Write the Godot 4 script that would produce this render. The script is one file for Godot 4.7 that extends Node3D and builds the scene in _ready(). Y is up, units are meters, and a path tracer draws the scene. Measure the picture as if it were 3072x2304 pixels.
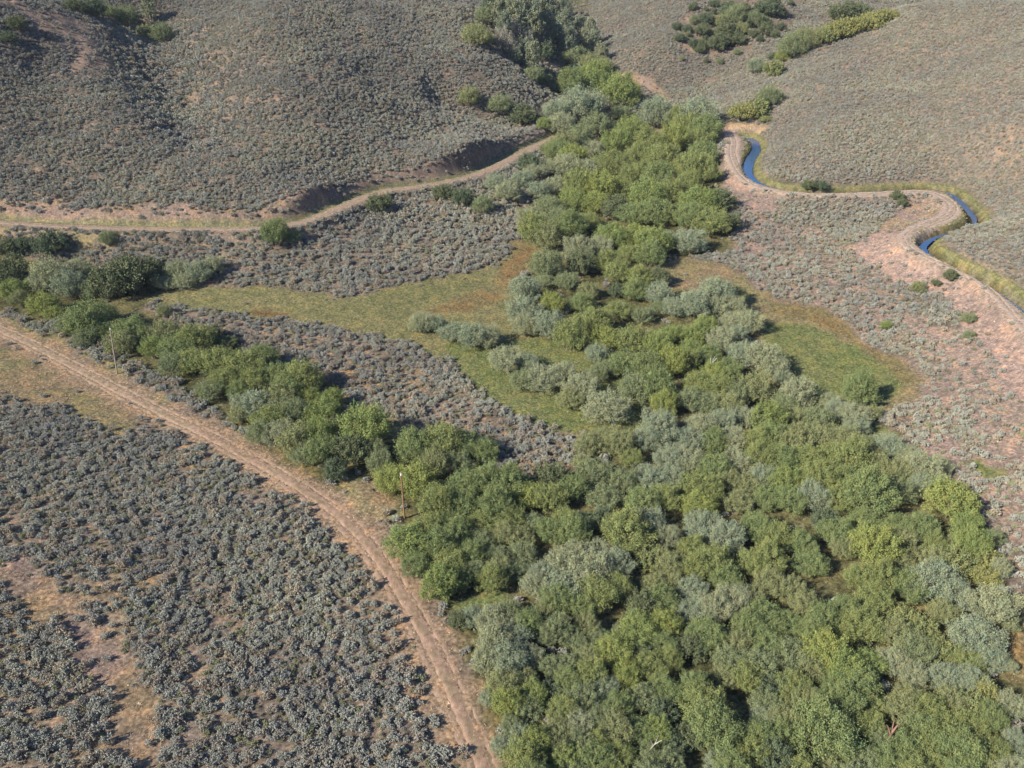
extends Node3D
# A sage-covered valley seen from a drone: willow thickets, wet meadows, a dirt track, two contour ditches and brushy hills.

const F := 2470.0                 # focal length in photo pixels
const CAM_H := 75.0
const PITCH := 30.0
const GX0 := -340.0               # baked height grid, 1 m cells: x from GX0, depth (minus z) from GD0
const GD0 := 20.0
const GW := 680
const GD := 580

var rng := RandomNumberGenerator.new()
var hg := PackedFloat32Array()    # height
var road_dist := PackedFloat32Array()
var zmask := {}                   # zone name -> PackedFloat32Array on the grid
var ca := cos(deg_to_rad(PITCH))
var sa := sin(deg_to_rad(PITCH))
var n_big := FastNoiseLite.new()
var n_mid := FastNoiseLite.new()
var n_fine := FastNoiseLite.new()
var names := {}

# ---------------------------------------------------------------- light, sky, camera
func setup_view():
	var cam := Camera3D.new()
	cam.name = "camera"
	cam.position = Vector3(0, CAM_H, 0)
	cam.rotation_degrees = Vector3(-PITCH, 0, 0)
	cam.fov = 2.0 * rad_to_deg(atan(1152.0 / F))
	cam.near = 0.5
	cam.far = 4000.0
	add_child(cam)
	cam.current = true
	var sun := DirectionalLight3D.new()
	sun.name = "sun"
	sun.light_color = Color(1.0, 0.965, 0.915)
	sun.light_energy = 1.6
	sun.light_angular_distance = 0.5
	sun.shadow_enabled = true
	add_child(sun)
	sun.look_at_from_position(Vector3.ZERO, Vector3(0.70, -0.56, -0.44))
	var env := Environment.new()
	var sm := ProceduralSkyMaterial.new()
	sm.sky_top_color = Color(0.27, 0.42, 0.66)
	sm.sky_horizon_color = Color(0.62, 0.70, 0.80)
	sm.sky_curve = 0.12
	sm.ground_bottom_color = Color(0.30, 0.27, 0.22)
	sm.ground_horizon_color = Color(0.55, 0.58, 0.60)
	sm.sun_angle_max = 0.0
	var sky := Sky.new()
	sky.sky_material = sm
	env.background_mode = Environment.BG_SKY
	env.sky = sky
	env.background_energy_multiplier = 0.65
	env.tonemap_mode = Environment.TONE_MAPPER_LINEAR
	env.tonemap_exposure = 2.05
	env.fog_enabled = true
	env.fog_density = 0.00007
	env.fog_light_color = Color(0.78, 0.84, 0.92)
	env.sdfgi_enabled = true
	env.ssao_enabled = true
	env.ssil_enabled = true
	var we := WorldEnvironment.new()
	we.name = "world_environment"
	we.environment = env
	add_child(we)

# ---------------------------------------------------------------- pixels, rays, terrain
func ray(px: float, py: float) -> Vector3:
	var u := (px - 1536.0) / F
	var v := (py - 1152.0) / F
	return Vector3(u, -sa - v * ca, -(ca - v * sa))

func on_level(px: float, py: float, h: float) -> Vector3:
	var d := ray(px, py)
	return Vector3(0, CAM_H, 0) + d * ((h - CAM_H) / d.y)

func hit(px: float, py: float, lift := 0.0) -> Vector3:
	var d := ray(px, py)
	var t := 45.0
	var eye := Vector3(0, CAM_H, 0)
	var step := 2.0
	while t < 620.0:
		var p := eye + d * t
		if p.y <= ground(p.x, p.z) + lift:
			var lo := t - step
			var hi := t
			for k in 8:
				var m := 0.5 * (lo + hi)
				p = eye + d * m
				if p.y <= ground(p.x, p.z) + lift:
					hi = m
				else:
					lo = m
			return eye + d * hi
		t += step
	return eye + d * t

func to_px(p: Vector3) -> Vector3:      # photo pixel and depth along the lens axis
	var dy := p.y - CAM_H
	var depth := -p.z * ca - dy * sa
	if depth < 1.0:
		return Vector3(-9999, -9999, depth)
	var up := dy * ca - p.z * sa
	return Vector3(1536.0 + F * p.x / depth, 1152.0 - F * up / depth, depth)

func ground(x: float, z: float) -> float:
	var fx := clampf(x - GX0, 0.0, GW - 1.01)
	var fz := clampf(-z - GD0, 0.0, GD - 1.01)
	var ix := int(fx)
	var iz := int(fz)
	fx -= ix
	fz -= iz
	var k := iz * GW + ix
	return lerpf(lerpf(hg[k], hg[k + 1], fx), lerpf(hg[k + GW], hg[k + GW + 1], fx), fz)

func cell(x: float, z: float) -> int:
	var ix := clampi(int(x - GX0), 0, GW - 1)
	var iz := clampi(int(-z - GD0), 0, GD - 1)
	return iz * GW + ix

# heights known at photo pixels: px, py, metres above the willow flat
const CONTROL := [
	[0,2304,2.0],[700,2304,1.0],[1450,2304,0.5],[2200,2304,-1.0],[3072,2304,0.0],[0,2600,2.5],[1500,2600,0.5],[3072,2600,0.0],
	[0,1700,2.0],[700,1700,1.0],[1200,1700,0.3],[2000,1700,-1.0],[2700,1700,-0.5],[3072,1700,1.5],[-400,1900,3.0],[3500,2000,2.5],[3500,1500,6.0],
	[0,1300,1.5],[500,1350,0.8],[1200,1400,0.0],[2000,1350,-0.5],[2600,1350,0.0],[3072,1350,3.5],[-400,1200,2.0],
	[0,1000,1.0],[350,1120,0.5],[900,1050,0.0],[1500,1000,0.0],[2200,1000,0.0],[2650,1080,0.3],[3072,1150,5.0],
	[0,850,0.0],[500,860,0.5],[1000,880,0.6],[1550,770,1.0],[2100,800,1.3],[2500,880,1.6],
	[0,720,4.6],[300,740,4.0],[900,750,3.6],[1400,720,2.5],[1500,600,4.2],
	[-300,660,7.0],[0,665,7.0],[300,678,7.0],[600,685,7.0],[900,665,7.0],[1020,620,7.0],[1150,570,7.0],[1400,530,7.0],[1540,470,7.0],[1680,400,7.4],
	[1900,600,2.5],[2150,500,4.5],[1900,330,7.5],[1720,300,9.0],[1720,200,15.0],[1700,130,19.0],[1650,0,31.0],
	[2200,407,8.0],[2224,518,8.0],[2326,567,8.0],[2500,575,8.0],[2700,573,8.0],[2826,588,8.0],[2880,640,8.4],[2960,610,10.0],[2975,690,10.0],[2930,560,12.0],[2880,545,10.5],[2789,671,8.0],[2730,710,8.0],[2812,768,8.0],[2955,828,8.0],[3067,953,8.0],[3300,1150,8.5],
	[2350,680,3.6],[2560,690,4.6],[2400,780,2.2],[2640,800,4.0],[2800,900,4.2],[2950,1020,4.6],
	[2500,400,15.5],[2800,400,16.5],[3050,600,15.0],[3050,400,23.0],[3050,200,33.0],[3050,0,43.0],[3300,300,32.0],[3400,700,17.0],[2800,200,28.0],[2600,250,22.5],
	[2330,270,18.0],[2480,170,26.0],[2600,95,34.0],[2700,30,40.0],
	[2300,220,18.5],[2500,112,26.0],[2650,45,31.5],
	[1900,150,22.0],[2150,300,10.0],[2100,100,27.0],[2000,0,36.5],[2300,0,37.0],[2250,150,23.0],[2450,20,34.0],[2150,200,17.0],[1950,250,12.0],
	[300,500,14.3],[300,300,25.5],[150,150,35.5],[100,0,47.0],[800,500,14.0],[800,250,28.2],[800,100,38.0],[900,0,45.5],[-200,300,27.0],[-200,0,50.0],
	[540,250,25.2],[450,60,38.0],[600,430,16.5],
	[1300,400,12.5],[1300,250,22.4],[1300,100,33.5],[1300,0,40.0],[1520,280,17.5],[1500,170,26.0],[1540,60,33.0],[1600,350,10.5]]
# hidden or far ground: x, depth, height
const CONTROL_WORLD := [
	[200,425,32.0],[255,430,34.0],[330,440,42.0],[300,380,44.0],[150,520,60.0],[0,560,62.0],[-150,520,70.0],[-300,430,74.0],[-330,300,52.0],[320,560,75.0],[-330,560,90.0],
	[-330,180,12.0],[-200,100,4.0],[-200,20,4.0],[0,20,0.5],[200,20,6.0],[250,100,12.0],[330,200,36.0],[330,20,16.0],[-330,20,6.0],[330,310,50.0]]

func bake_base():
	var pts := []
	for c in CONTROL:
		var p := on_level(c[0], c[1], c[2])
		pts.append([p.x * 0.01, -p.z * 0.01, c[2]])
	for c in CONTROL_WORLD:
		pts.append([c[0] * 0.01, c[1] * 0.01, c[2]])
	var n := pts.size()
	var m := n + 3
	var a := []
	for i in m:
		var row := PackedFloat64Array()
		row.resize(m + 1)
		a.append(row)
	for i in n:
		for j in n:
			var r2: float = (pts[i][0] - pts[j][0]) ** 2 + (pts[i][1] - pts[j][1]) ** 2
			a[i][j] = 0.5 * r2 * log(r2) if r2 > 1e-12 else 0.0
		a[i][i] += 0.0015
		a[i][n] = 1.0
		a[i][n + 1] = pts[i][0]
		a[i][n + 2] = pts[i][1]
		a[n][i] = 1.0
		a[n + 1][i] = pts[i][0]
		a[n + 2][i] = pts[i][1]
		a[i][m] = pts[i][2]
	for c in m:
		var best := c
		for r in range(c + 1, m):
			if absf(a[r][c]) > absf(a[best][c]):
				best = r
		var swap = a[c]
		a[c] = a[best]
		a[best] = swap
		var piv: PackedFloat64Array = a[c]
		for r in range(c + 1, m):
			var row: PackedFloat64Array = a[r]
			var f := row[c] / piv[c]
			if f == 0.0:
				continue
			for k in range(c, m + 1):
				row[k] -= f * piv[k]
			a[r] = row
	var w := PackedFloat64Array()
	w.resize(m)
	for i in range(m - 1, -1, -1):
		var s: float = a[i][m]
		for k in range(i + 1, m):
			s -= a[i][k] * w[k]
		w[i] = s / a[i][i]
	var px := PackedFloat64Array()
	var pz := PackedFloat64Array()
	for p in pts:
		px.append(p[0])
		pz.append(p[1])
	# coarse samples every 5 m, joined by smooth cubic patches
	var cs := 5.0
	var cw := int(GW / cs) + 4
	var cd := int(GD / cs) + 4
	var co := PackedFloat32Array()
	co.resize(cw * cd)
	for j in cd:
		var dz := (GD0 + (j - 1) * cs) * 0.01
		for i in cw:
			var x := (GX0 + (i - 1) * cs) * 0.01
			var s := w[n] + w[n + 1] * x + w[n + 2] * dz
			for k in n:
				var ex := x - px[k]
				var ez := dz - pz[k]
				var r2 := ex * ex + ez * ez + 1e-12
				s += w[k] * 0.5 * r2 * log(r2)
			co[j * cw + i] = s
	hg.resize(GW * GD)
	var tmp := PackedFloat32Array()      # cubic along x first
	tmp.resize(GW * cd)
	for j in cd:
		for i in GW:
			var f := i / cs + 1.0
			var k := int(f)
			f -= k
			k += j * cw
			tmp[j * GW + i] = cubic_interpolate(co[k], co[k + 1], co[k - 1], co[k + 2], f)
	for j in GD:
		var f := j / cs + 1.0
		var k := int(f)
		f -= k
		for i in GW:
			var q := k * GW + i
			hg[j * GW + i] = cubic_interpolate(tmp[q], tmp[q + GW], tmp[q - GW], tmp[q + 2 * GW], f)

# a polyline on the ground resampled every `step` metres: world x, depth
func line_level(px: Array, h: float, step := 0.6) -> PackedVector2Array:
	var w := []
	for p in px:
		var q := on_level(p[0], p[1], h)
		w.append(Vector2(q.x, -q.z))
	return smooth_line(w, step)

func smooth_line(w: Array, step: float) -> PackedVector2Array:
	var cv := Curve2D.new()
	cv.bake_interval = step
	for i in w.size():
		var a: Vector2 = w[max(i - 1, 0)]
		var b: Vector2 = w[min(i + 1, w.size() - 1)]
		var c: Vector2 = w[i]
		var dir := (b - a).normalized()
		var l := minf(c.distance_to(a) if i > 0 else c.distance_to(b), c.distance_to(b) if i < w.size() - 1 else c.distance_to(a)) * 0.36
		cv.add_point(c, -dir * l, dir * l)
	return cv.get_baked_points()

# signed distance from grid cells to a line (positive to the left of travel in x/depth), and where along it
func field(line: PackedVector2Array, reach: float) -> Dictionary:
	var out := {}
	var n := line.size()
	for i in n:
		var p := line[i]
		var t := (line[min(i + 1, n - 1)] - line[max(i - 1, 0)]).normalized()
		var x0 := int(p.x - reach - GX0)
		var x1 := int(p.x + reach - GX0) + 1
		var d0 := int(p.y - reach - GD0)
		var d1 := int(p.y + reach - GD0) + 1
		for j in range(maxi(d0, 0), mini(d1, GD - 1) + 1):
			for k in range(maxi(x0, 0), mini(x1, GW - 1) + 1):
				var e := Vector2(GX0 + k, GD0 + j) - p
				var l := e.length()
				if l > reach:
					continue
				var c := j * GW + k
				if out.has(c) and absf(out[c].x) <= l:
					continue
				var s := t.cross(e)
				out[c] = Vector2(l if s >= 0 else -l, i)
	return out

const DITCH_TRACK := [[-350,655],[-150,660],[0,668],[200,680],[420,686],[620,688],[760,685],[900,668],[1000,632],[1080,598],[1160,572],[1280,556],[1380,537],[1460,512],[1530,478],[1600,442],[1680,408]]
const CANAL := [[2240,404],[2262,414],[2270,440],[2252,470],[2246,500],[2262,528],[2300,548],[2350,561],[2430,570],[2520,570],[2620,566],[2750,560],[2830,564],[2868,580],[2895,604],[2922,636],[2925,658],[2885,678],[2830,688],[2790,703],[2776,722],[2800,748],[2860,782],[2940,820],[3010,862],[3075,910],[3200,1010],[3350,1110]]
const CANAL_TRACK := [[2186,392],[2199,425],[2196,455],[2205,488],[2224,520],[2258,548],[2326,569],[2418,579],[2557,583],[2690,578],[2765,576],[2822,590],[2856,618],[2842,648],[2789,671],[2738,697],[2724,722],[2764,755],[2812,778],[2881,806],[2950,840],[3008,890],[3067,957],[3160,1050],[3300,1170]]
const MAIN_TRACK := [[-260,890],[-100,950],[0,990],[100,1035],[200,1088],[300,1142],[400,1194],[500,1246],[600,1294],[700,1347],[800,1403],[900,1462],[1000,1532],[1080,1604],[1140,1682],[1200,1772],[1258,1872],[1310,1975],[1360,2084],[1410,2195],[1452,2310],[1490,2450],[1520,2600]]
var lines := {}
var fields := {}

func carve():
	n_big.seed = 3
	n_big.frequency = 0.018
	n_big.fractal_octaves = 3
	n_mid.seed = 8
	n_mid.frequency = 0.09
	n_mid.fractal_octaves = 3
	n_fine.seed = 21
	n_fine.frequency = 0.55
	n_fine.fractal_octaves = 2
	for j in GD:
		for i in GW:
			var x := GX0 + i
			var d := GD0 + j
			var k := j * GW + i
			var hilly := clampf(hg[k] * 0.06, 0.08, 0.8)
			hg[k] += n_big.get_noise_2d(x, d) * 2.2 * hilly + n_mid.get_noise_2d(x, d) * 0.9 * hilly
	lines.ditch_track = line_level(DITCH_TRACK, 7.0)
	lines.canal = line_level(CANAL, 8.0)
	lines.canal_track = line_level(CANAL_TRACK, 8.0)
	var mt := []
	for p in MAIN_TRACK:
		var q := hit(p[0], p[1])
		mt.append(Vector2(q.x, -q.z))
	lines.main_track = smooth_line(mt, 0.5)
	# drainage folds: a line, how deep, how wide
	for fold in [[[[380,-30],[440,60],[500,170],[560,280],[620,380],[690,470]], 8.0, 15.0], [[[1240,235],[1340,285],[1440,320],[1540,348],[1610,372]], 4.0, 8.0], [[[1000,-20],[1060,90],[1120,200],[1150,300]], 2.6, 12.0], [[[60,60],[110,200],[150,330],[200,450]], 3.2, 12.0]]:
		var fl := []
		for p in fold[0]:
			var q := hit(p[0], p[1])
			fl.append(Vector2(q.x, -q.z))
		var fline := smooth_line(fl, 1.0)
		var ff := field(fline, fold[2] * 2.2)
		for k in ff:
			var e: float = ff[k].y / fline.size()
			var o: float = ff[k].x
			hg[k] -= fold[1] * exp(-pow(o / fold[2], 2.0)) * smoothstep(0.0, 0.2, e) * (1.0 - smoothstep(0.75, 1.0, e))
	# left bench: track, green ditch on the hill side, cut bank above it
	var f := field(lines.ditch_track, 34.0)
	fields.ditch_track = f
	var dark_a := on_level(1440, 500, 7.0)
	var dark_b := on_level(985, 628, 7.0)
	for k in f:
		var o: float = f[k].x
		var h: float = hg[k]
		if o > -6.0 and o < 6.2:
			var w := 1.0 - smoothstep(3.0, 6.0, absf(o) if o < 0 else o * 0.96)
			h = lerpf(h, 7.0, w)
			h -= 0.75 * exp(-pow((o - 3.4) / 1.0, 2.0)) 
		if o > 5.0:
			var at := Vector2(GX0 + k % GW, GD0 + k / GW)
			var near := exp(-pow(at.distance_to(Vector2(dark_a.x, -dark_a.z)) / 21.0, 2.0)) * 6.2
			near += exp(-pow(at.distance_to(Vector2(dark_b.x, -dark_b.z)) / 12.0, 2.0)) * 3.8
			h += near * smoothstep(5.0, 7.5, o) * (1.0 - smoothstep(12.0, 34.0, o))
		hg[k] = h
	# contour canal with a road on its valley side
	f = field(lines.canal_track, 7.0)
	fields.canal_track = f
	for k in f:
		var w := 1.0 - smoothstep(2.0, 4.6, absf(f[k].x))
		hg[k] = lerpf(hg[k], 8.0, w)
	f = field(lines.canal, 26.0)
	fields.canal = f
	var knoll := on_level(2880, 694, 8.0)
	for k in f:
		var gentle := minf(hg[k], 8.0 + maxf(absf(f[k].x) - 2.6, 0.0) * 0.42)
		hg[k] = lerpf(gentle, hg[k], smoothstep(5.0, 26.0, absf(f[k].x)))
		var at := Vector2(GX0 + k % GW, GD0 + k / GW) - Vector2(knoll.x, -knoll.z)
		hg[k] += 1.5 * exp(-pow(at.x / 8.0, 2.0) - pow(at.y / 3.5, 2.0)) * smoothstep(1.6, 2.6, absf(f[k].x))
		var o := absf(f[k].x)
		hg[k] = lerpf(hg[k], 8.0, 1.0 - smoothstep(2.6, 5.0, o))
		hg[k] -= (2.0 + 0.7 * smoothstep(0.62, 0.72, f[k].y / lines.canal.size())) * (1.0 - smoothstep(0.9, 2.5, o))
	f = field(lines.main_track, 14.0)
	fields.main_track = f
	for k in f:
		var w := 1.0 - smoothstep(2.5, 6.0, absf(f[k].x))
		hg[k] -= 0.12 * w

# ---------------------------------------------------------------- zones: outlines in photo pixels laid on the ground, each a soft mask on the metre grid
const ZONES := {
	"bare_ridge": [5.0, [[0,0],[100,18],[222,50],[278,88],[333,139],[324,185],[259,250],[213,231],[176,139],[120,83],[55,28],[-200,-10]]],
	"gully": [7.0, [[400,40],[600,50],[640,200],[700,420],[600,470],[470,400],[390,220]]],
	"spur_base": [4.0, [[0,600],[400,620],[780,640],[1000,580],[1000,630],[780,670],[400,675],[0,660]]],
	"far_hill": [5.0, [[1760,-40],[2760,-40],[2700,28],[2600,92],[2480,168],[2330,268],[2260,350],[2200,400],[2080,330],[1900,260],[1800,190],[1740,100]]],
	"right_hill": [4.0, [[2330,270],[2480,170],[2600,95],[2700,30],[3400,-40],[3500,800],[3300,1100],[3080,900],[2900,790],[2790,710],[2900,660],[2850,575],[2500,560],[2280,530],[2270,420],[2240,370]]],
	"pink_bank": [3.0, [[2560,740],[2640,690],[2720,690],[2740,760],[2900,838],[3072,985],[3200,1150],[3100,1250],[3010,1150],[2900,980],[2800,890],[2700,840],[2600,790]]],
	"pink_bank_b": [3.0, [[2130,560],[2190,440],[2205,500],[2240,550],[2330,590],[2360,640],[2250,640],[2170,600]]],
	"pink_knoll": [2.5, [[2730,590],[2790,590],[2830,620],[2800,650],[2700,690],[2620,700],[2680,650]]],
	"right_flat": [5.0, [[2250,640],[2620,700],[2700,800],[2900,1000],[3100,1200],[3300,1500],[3300,1800],[3072,1640],[2960,1540],[2850,1400],[2760,1300],[2740,1200],[2700,1080],[2540,940],[2300,880],[2200,760],[2130,680]]],
	"bare_patch": [3.0, [[2780,960],[2900,1010],[3072,1200],[3072,1380],[2980,1330],[2900,1200],[2800,1060]]],
	"mid_sage": [3.0, [[560,700],[1000,655],[1300,600],[1560,545],[1600,640],[1560,715],[1490,785],[1300,825],[1050,880],[900,855],[700,835],[480,820],[260,770],[380,715]]],
	"left_slope": [3.5, [[-200,690],[560,700],[420,740],[280,780],[0,760],[-200,760]]],
	"meadow": [2.5, [[430,895],[480,868],[640,858],[860,868],[1040,892],[1200,860],[1320,835],[1500,795],[1550,720],[1660,735],[1700,765],[1640,800],[1560,820],[1560,900],[1640,1000],[1780,1010],[1900,1080],[1980,1180],[1960,1270],[1880,1310],[1720,1310],[1560,1255],[1440,1185],[1370,1095],[1230,1030],[1020,995],[780,955],[560,925]]],
	"meadow_green": [4.0, [[1300,1010],[1500,1030],[1640,1010],[1800,1030],[1960,1180],[1950,1270],[1880,1310],[1720,1310],[1560,1250],[1450,1180],[1380,1090]]],
	"meadow_rust": [3.5, [[1545,715],[1690,745],[1650,800],[1560,830],[1520,900],[1400,945],[1270,925],[1390,895],[1490,840]]],
	"meadow_rust_b": [1.5, [[740,935],[800,925],[880,945],[860,955],[780,950]]],
	"meadow_east": [2.5, [[1930,790],[2060,775],[2140,785],[2200,800],[2260,850],[2330,900],[2480,925],[2530,960],[2590,1030],[2700,1080],[2770,1140],[2765,1200],[2650,1250],[2500,1215],[2380,1150],[2340,1080],[2250,1000],[2200,880],[2080,870],[1950,840]]],
	"meadow_east_green": [3.0, [[2270,960],[2400,970],[2540,1020],[2650,1080],[2720,1140],[2720,1190],[2620,1225],[2480,1205],[2380,1140],[2310,1060]]],
	"meadow_east_rust": [2.0, [[2310,905],[2480,926],[2540,970],[2610,1035],[2720,1092],[2756,1150],[2725,1165],[2660,1095],[2560,1020],[2430,960],[2320,940]]],
	"meadow_corner": [2.0, [[2600,1270],[2650,1265],[2720,1310],[2700,1330],[2620,1320]]],
	"meadow_low": [2.0, [[2900,1370],[2980,1390],[3030,1420],[3010,1450],[2940,1430]]],
	"meadow_edge": [2.0, [[2990,1780],[3090,1790],[3120,2060],[3000,2040],[2980,1900]]],
	"wedge": [3.0, [[520,930],[700,955],[900,985],[1080,1030],[1230,1090],[1400,1170],[1460,1250],[1620,1310],[1740,1345],[1740,1400],[1600,1420],[1500,1400],[1350,1330],[1200,1260],[1080,1170],[930,1085],[700,1000]]],
	"glade": [1.2, [[1330,1810],[1480,1790],[1550,1760],[1500,1810],[1400,1840]]],
	"flat": [3.0, [[-300,1130],[0,1190],[250,1228],[480,1300],[620,1385],[800,1505],[980,1650],[1075,1760],[1140,1900],[1200,2050],[1225,2180],[1230,2400],[1250,2700],[-300,2700]]],
	"flat_dense": [5.0, [[-200,1190],[0,1215],[250,1250],[460,1330],[600,1420],[780,1530],[950,1680],[1050,1800],[1100,1950],[1150,2100],[1160,2500],[760,2500],[720,2150],[640,1900],[520,1740],[300,1600],[0,1520],[-200,1480]]],
	"flat_bare": [2.5, [[20,1640],[110,1680],[190,1790],[300,1880],[400,1990],[440,2120],[500,2260],[420,2400],[310,2240],[320,2080],[200,1960],[90,1850],[0,1740]]],
	"verge_meadow": [2.5, [[-200,950],[0,1030],[130,1085],[300,1168],[440,1275],[360,1320],[200,1240],[0,1195],[-200,1150]]],
	"verge_sage": [2.0, [[0,930],[150,980],[260,1040],[380,1110],[520,1190],[640,1280],[620,1290],[480,1220],[330,1120],[180,1050],[0,965]]],
	"verge_light": [1.5, [[1010,1430],[1120,1440],[1200,1500],[1220,1560],[1140,1580],[1080,1530]]],
	"thicket": [2.0, [[-300,770],[0,760],[250,800],[480,800],[500,860],[430,930],[700,1040],[960,1120],[1120,1230],[1260,1300],[1500,1330],[1560,1420],[1700,1420],[1760,1330],[1920,1300],[2020,1220],[1900,1080],[1740,1010],[1570,960],[1530,850],[1640,800],[1580,740],[1560,640],[1640,560],[1640,460],[1700,390],[1900,320],[2140,340],[2160,500],[2200,680],[2200,760],[1990,780],[2000,860],[2210,860],[2270,960],[2330,1080],[2420,1160],[2570,1200],[2620,1290],[2720,1370],[2860,1440],[2960,1560],[3040,1800],[3150,2060],[3300,2600],[1560,2600],[1480,2290],[1440,2100],[1390,1930],[1330,1800],[1260,1700],[1200,1590],[1130,1500],[1040,1480],[860,1400],[740,1290],[560,1180],[420,1100],[300,1040],[150,970],[-300,900]]],
	"draw": [4.0, [[1380,60],[1500,20],[1560,-60],[1760,-60],[1780,60],[1810,180],[1900,270],[1920,310],[1780,340],[1640,400],[1590,380],[1640,250],[1620,190],[1480,150]]],
	"scrub_patch": [2.0, [[2030,60],[2120,20],[2200,-20],[2340,-20],[2390,60],[2330,110],[2250,150],[2130,170],[2050,150]]],
	"pale_path": [1.5, [[1870,215],[1960,235],[2030,300],[2000,310],[1930,260],[1860,230]]],
	"pale_flat": [1.5, [[1950,375],[2060,378],[2080,400],[1980,400]]],
	"pale_head": [1.5, [[2170,370],[2290,375],[2300,395],[2230,400],[2180,402]]],
}
func bake_zones():
	for z in ZONES:
		var soft: float = ZONES[z][0]
		var poly := PackedVector2Array()
		for p in ZONES[z][1]:
			var q := hit(p[0], p[1])
			poly.append(Vector2(q.x - GX0, -q.z - GD0))
		var img := Image.create(GW, GD, false, Image.FORMAT_L8)
		var n := poly.size()
		for j in GD:
			var xs := []
			for i in n:
				var a := poly[i]
				var b := poly[(i + 1) % n]
				if (a.y <= j) != (b.y <= j):
					xs.append(a.x + (j - a.y) / (b.y - a.y) * (b.x - a.x))
			xs.sort()
			for i in range(0, xs.size() - 1, 2):
				var x0 := clampi(roundi(xs[i]), 0, GW)
				var x1 := clampi(roundi(xs[i + 1]), 0, GW)
				if x1 > x0:
					img.fill_rect(Rect2i(x0, j, x1 - x0, 1), Color.WHITE)
		img.resize(maxi(8, int(GW / soft)), maxi(8, int(GD / soft)), Image.INTERPOLATE_TRILINEAR)
		img.resize(GW, GD, Image.INTERPOLATE_CUBIC)
		zmask[z] = img.get_data()

func zone(z: String, k: int) -> float:
	return zmask[z][k] / 255.0

# soft mask turned into a ragged edge by noise
func ragged(z: String, k: int, wob: float) -> float:
	return smoothstep(0.36, 0.64, zone(z, k) + wob * 0.34)

# ground colour and brush cover per grid cell
var g_col := PackedVector3Array()
var g_sage := PackedFloat32Array()
var g_size := PackedFloat32Array()
var g_grass := PackedFloat32Array()
const SOIL := Vector3(0.285, 0.224, 0.172)
const LITTER := Vector3(0.205, 0.172, 0.132)
const PINK := Vector3(0.410, 0.302, 0.243)
const STRAW := Vector3(0.430, 0.325, 0.195)
const TRACK := Vector3(0.385, 0.258, 0.180)
const OLIVE := Vector3(0.272, 0.250, 0.122)
const GREEN := Vector3(0.188, 0.220, 0.082)
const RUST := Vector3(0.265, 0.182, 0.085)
const FLOOR := Vector3(0.110, 0.112, 0.052)

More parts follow.
